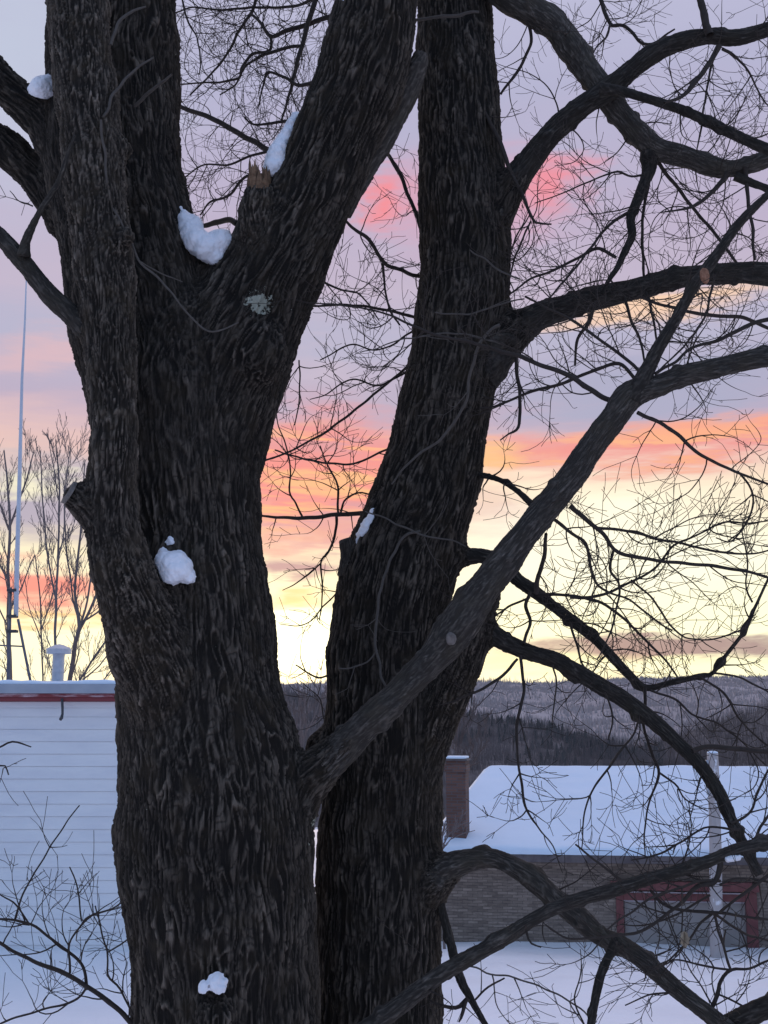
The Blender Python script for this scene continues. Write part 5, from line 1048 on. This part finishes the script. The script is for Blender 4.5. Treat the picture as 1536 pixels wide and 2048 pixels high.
# ------------------------------------------------------------------ bare trees beyond the buildings
M_bg = twig_mat('distant_bark', (0.13, 0.105, 0.10, 1), (0.22, 0.185, 0.18, 1))  # bark made paler: the glare of the low sky is put into its colour
def bg_grow(tw, p, d, L, r, lev, rg, rmin, upb=0.10):
    n = max(4, int(L / 0.35)); step = L / n; p = np.array(p, float); d = np.array(d, float); d /= np.linalg.norm(d); pts = [p.copy()]; rr = [r]; ds = [d]
    for i in range(n):
        t = (i + 1) / n; d = d + rg.normal(0, 0.07, 3) + np.array([0, 0, upb]); d /= np.linalg.norm(d); p = p + d * step; pts.append(p.copy()); rr.append(max(rmin, r * (1 - 0.7 * t))); ds.append(d)
    tw.add(pts, rr, 5)
    if lev <= 0: return
    for q in np.linspace(0.25, 0.98, 5 if lev > 1 else 4):
        if rg.rand() < 0.15: continue
        i = int(q * n); ph = rg.uniform(0, 6.28); T = ds[i]; a = np.cross(T, [0.1, 1, 0.2]); a /= np.linalg.norm(a); b_ = np.cross(T, a); an_ = math.radians(rg.uniform(18, 42))
        bg_grow(tw, pts[i], T * math.cos(an_) + (a * math.cos(ph) + b_ * math.sin(ph)) * math.sin(an_), L * rg.uniform(0.35, 0.62), max(rmin, rr[i] * 0.6), lev - 1, rg, rmin, upb)
def bg_tree(label, stems_, Y, seed, lev=2, rmin=0.0065, L=(0.9, 2.2), gap=0.7, group='bare trees beyond the buildings', name='bare_tree', foot=None):
    rg = np.random.RandomState(seed); first = pl3(stems_[0], Y, Y)[0][0]; gz = float(ground_z(np.array([first.x]), np.array([Y]))[0]) - 0.1
    e = empty(name, (first.x, Y, gz)); tag(e, label, 'tree', group)
    tw = Twigs(); tr = Twigs()
    for i, txt in enumerate(stems_):
        pts, rad = pl3(txt, Y, Y + rg.uniform(-0.6, 0.6)); rad = [v * 0.68 for v in rad]
        if i == 0: pts = [Vector((pts[0].x + 0.1, Y, gz)), Vector((pts[0].x + 0.05, Y, (gz + pts[0].z) / 2))] + pts; rad = [rad[0] * 1.8, rad[0] * 1.25] + rad
        p, r, s = spline(pts, rad, 0.3); p = p + np.column_stack([pn(np.column_stack([s / 1.2, s * 0 + seed, s * 0 + k_ * 3.1 + i])) for k_ in range(3)]) * 0.05 * np.clip(s / 1.0, 0, 1)[:, None]
        (tr if i == 0 else tw).add(p, r, 7); T, U, Vv = frames(p); x = max(s[-1] * 0.25, (s[-1] - 9)) if i == 0 else s[-1] * 0.15
        while x < s[-1]:
            j = min(len(p) - 1, int(x / s[-1] * (len(p) - 1))); ph = rg.uniform(0, 6.28); an_ = math.radians(rg.uniform(20, 45))
            bg_grow(tw, p[j], T[j] * math.cos(an_) + (U[j] * math.cos(ph) + Vv[j] * math.sin(ph)) * math.sin(an_), rg.uniform(*L) * (1 - 0.4 * x / s[-1]), max(rmin, r[j] * 0.42), lev, rg, rmin, 0.17); x += gap * rg.uniform(0.5, 1.4)
    tr.build('trunk', M_bg, e); tw.build('crown', M_bg, e)
bg_tree('bare tree directly behind the antenna mast', ["20,1385,16 18,1300,14 17,1200,10 18,1110,9 20,1040,8 15,970,6 8,900,4", "20,1052,7 35,1010,6 52,960,5 70,900,3", "18,1060,6 0,1010,5 -20,950,4", "18,1165,6 0,1130,5 -30,1080,4", "20,1220,5 45,1170,4 70,1110,3", "19,1260,5 -10,1200,4 -40,1150,3"], 44, 21)
bg_tree('bare tree with a thick leaning trunk right of the roof vent', ["138,1390,15 143,1340,14 152,1280,13 160,1255,12 150,1180,8 158,1100,7 165,1000,5 170,920,3", "158,1262,9 185,1210,8 205,1150,7 225,1080,5 240,1000,3", "155,1270,7 175,1200,6 190,1100,5 205,1010,3", "160,1250,6 145,1190,5 135,1120,5 130,1040,4 128,960,3", "163,1245,6 200,1220,5 230,1180,4 260,1140,3"], 42, 22)
bg_tree('slender upright bare tree left of the roof vent', ["108,1385,8 110,1300,8 112,1220,8 115,1150,7 118,1050,6 118,960,5 112,880,3", "113,1205,6 100,1140,5 90,1060,5 84,980,4 82,900,3", "116,1120,5 128,1060,4 130,980,4 140,900,3", "117,1000,4 108,940,3 100,880,2"], 40, 23)
bg_tree('thin bare sapling between the antenna and the vent', ["86,1385,5 84,1320,5 82,1240,5 78,1170,4 70,1110,3", "83,1280,4 60,1220,3 50,1160,2.5", "83,1260,4 100,1210,3 110,1160,2.5"], 46, 24, gap=0.5)
bg_tree('bare tree rising at the trunk edge far right of the white building', ["150,1392,7 175,1340,6 205,1290,6 235,1240,5 260,1190,4", "165,1360,5 200,1330,4 235,1280,3", "190,1385,4 220,1340,4 250,1310,3"], 41, 25, gap=0.45)
bg_tree('low bare tree seen through the gap between the two trunks', ["600,1560,9 604,1500,8 602,1440,7 600,1390,4", "603,1470,5 580,1430,4 566,1385,3", "603,1480,5 630,1430,4 645,1385,3", "602,1430,4 612,1395,3"], 60, 26, rmin=0.014, gap=0.4, L=(0.8, 1.8))
bg_tree('reddish bare tree standing close behind the brick chimney', ["912,1600,10 914,1540,9 916,1480,8 918,1430,5", "914,1560,6 940,1530,5 960,1495,4 975,1450,3", "914,1550,6 895,1500,5 885,1450,4", "916,1500,5 930,1460,4 940,1430,3"], 44, 27, rmin=0.011, gap=0.28, L=(0.7, 1.5))
bg_tree('small bare bush poking from the snow left of the chimney', ["880,1720,5 884,1690,5 888,1660,4 892,1640,3", "884,1700,4 900,1680,3 925,1668,2.5 950,1660,2", "886,1690,4 905,1660,3 935,1645,2", "884,1680,4 880,1650,3 876,1630,2"], 31.3, 28, rmin=0.005, gap=0.2, L=(0.3, 0.7), name='bush', group=None)
print('twigs', TW['count'])
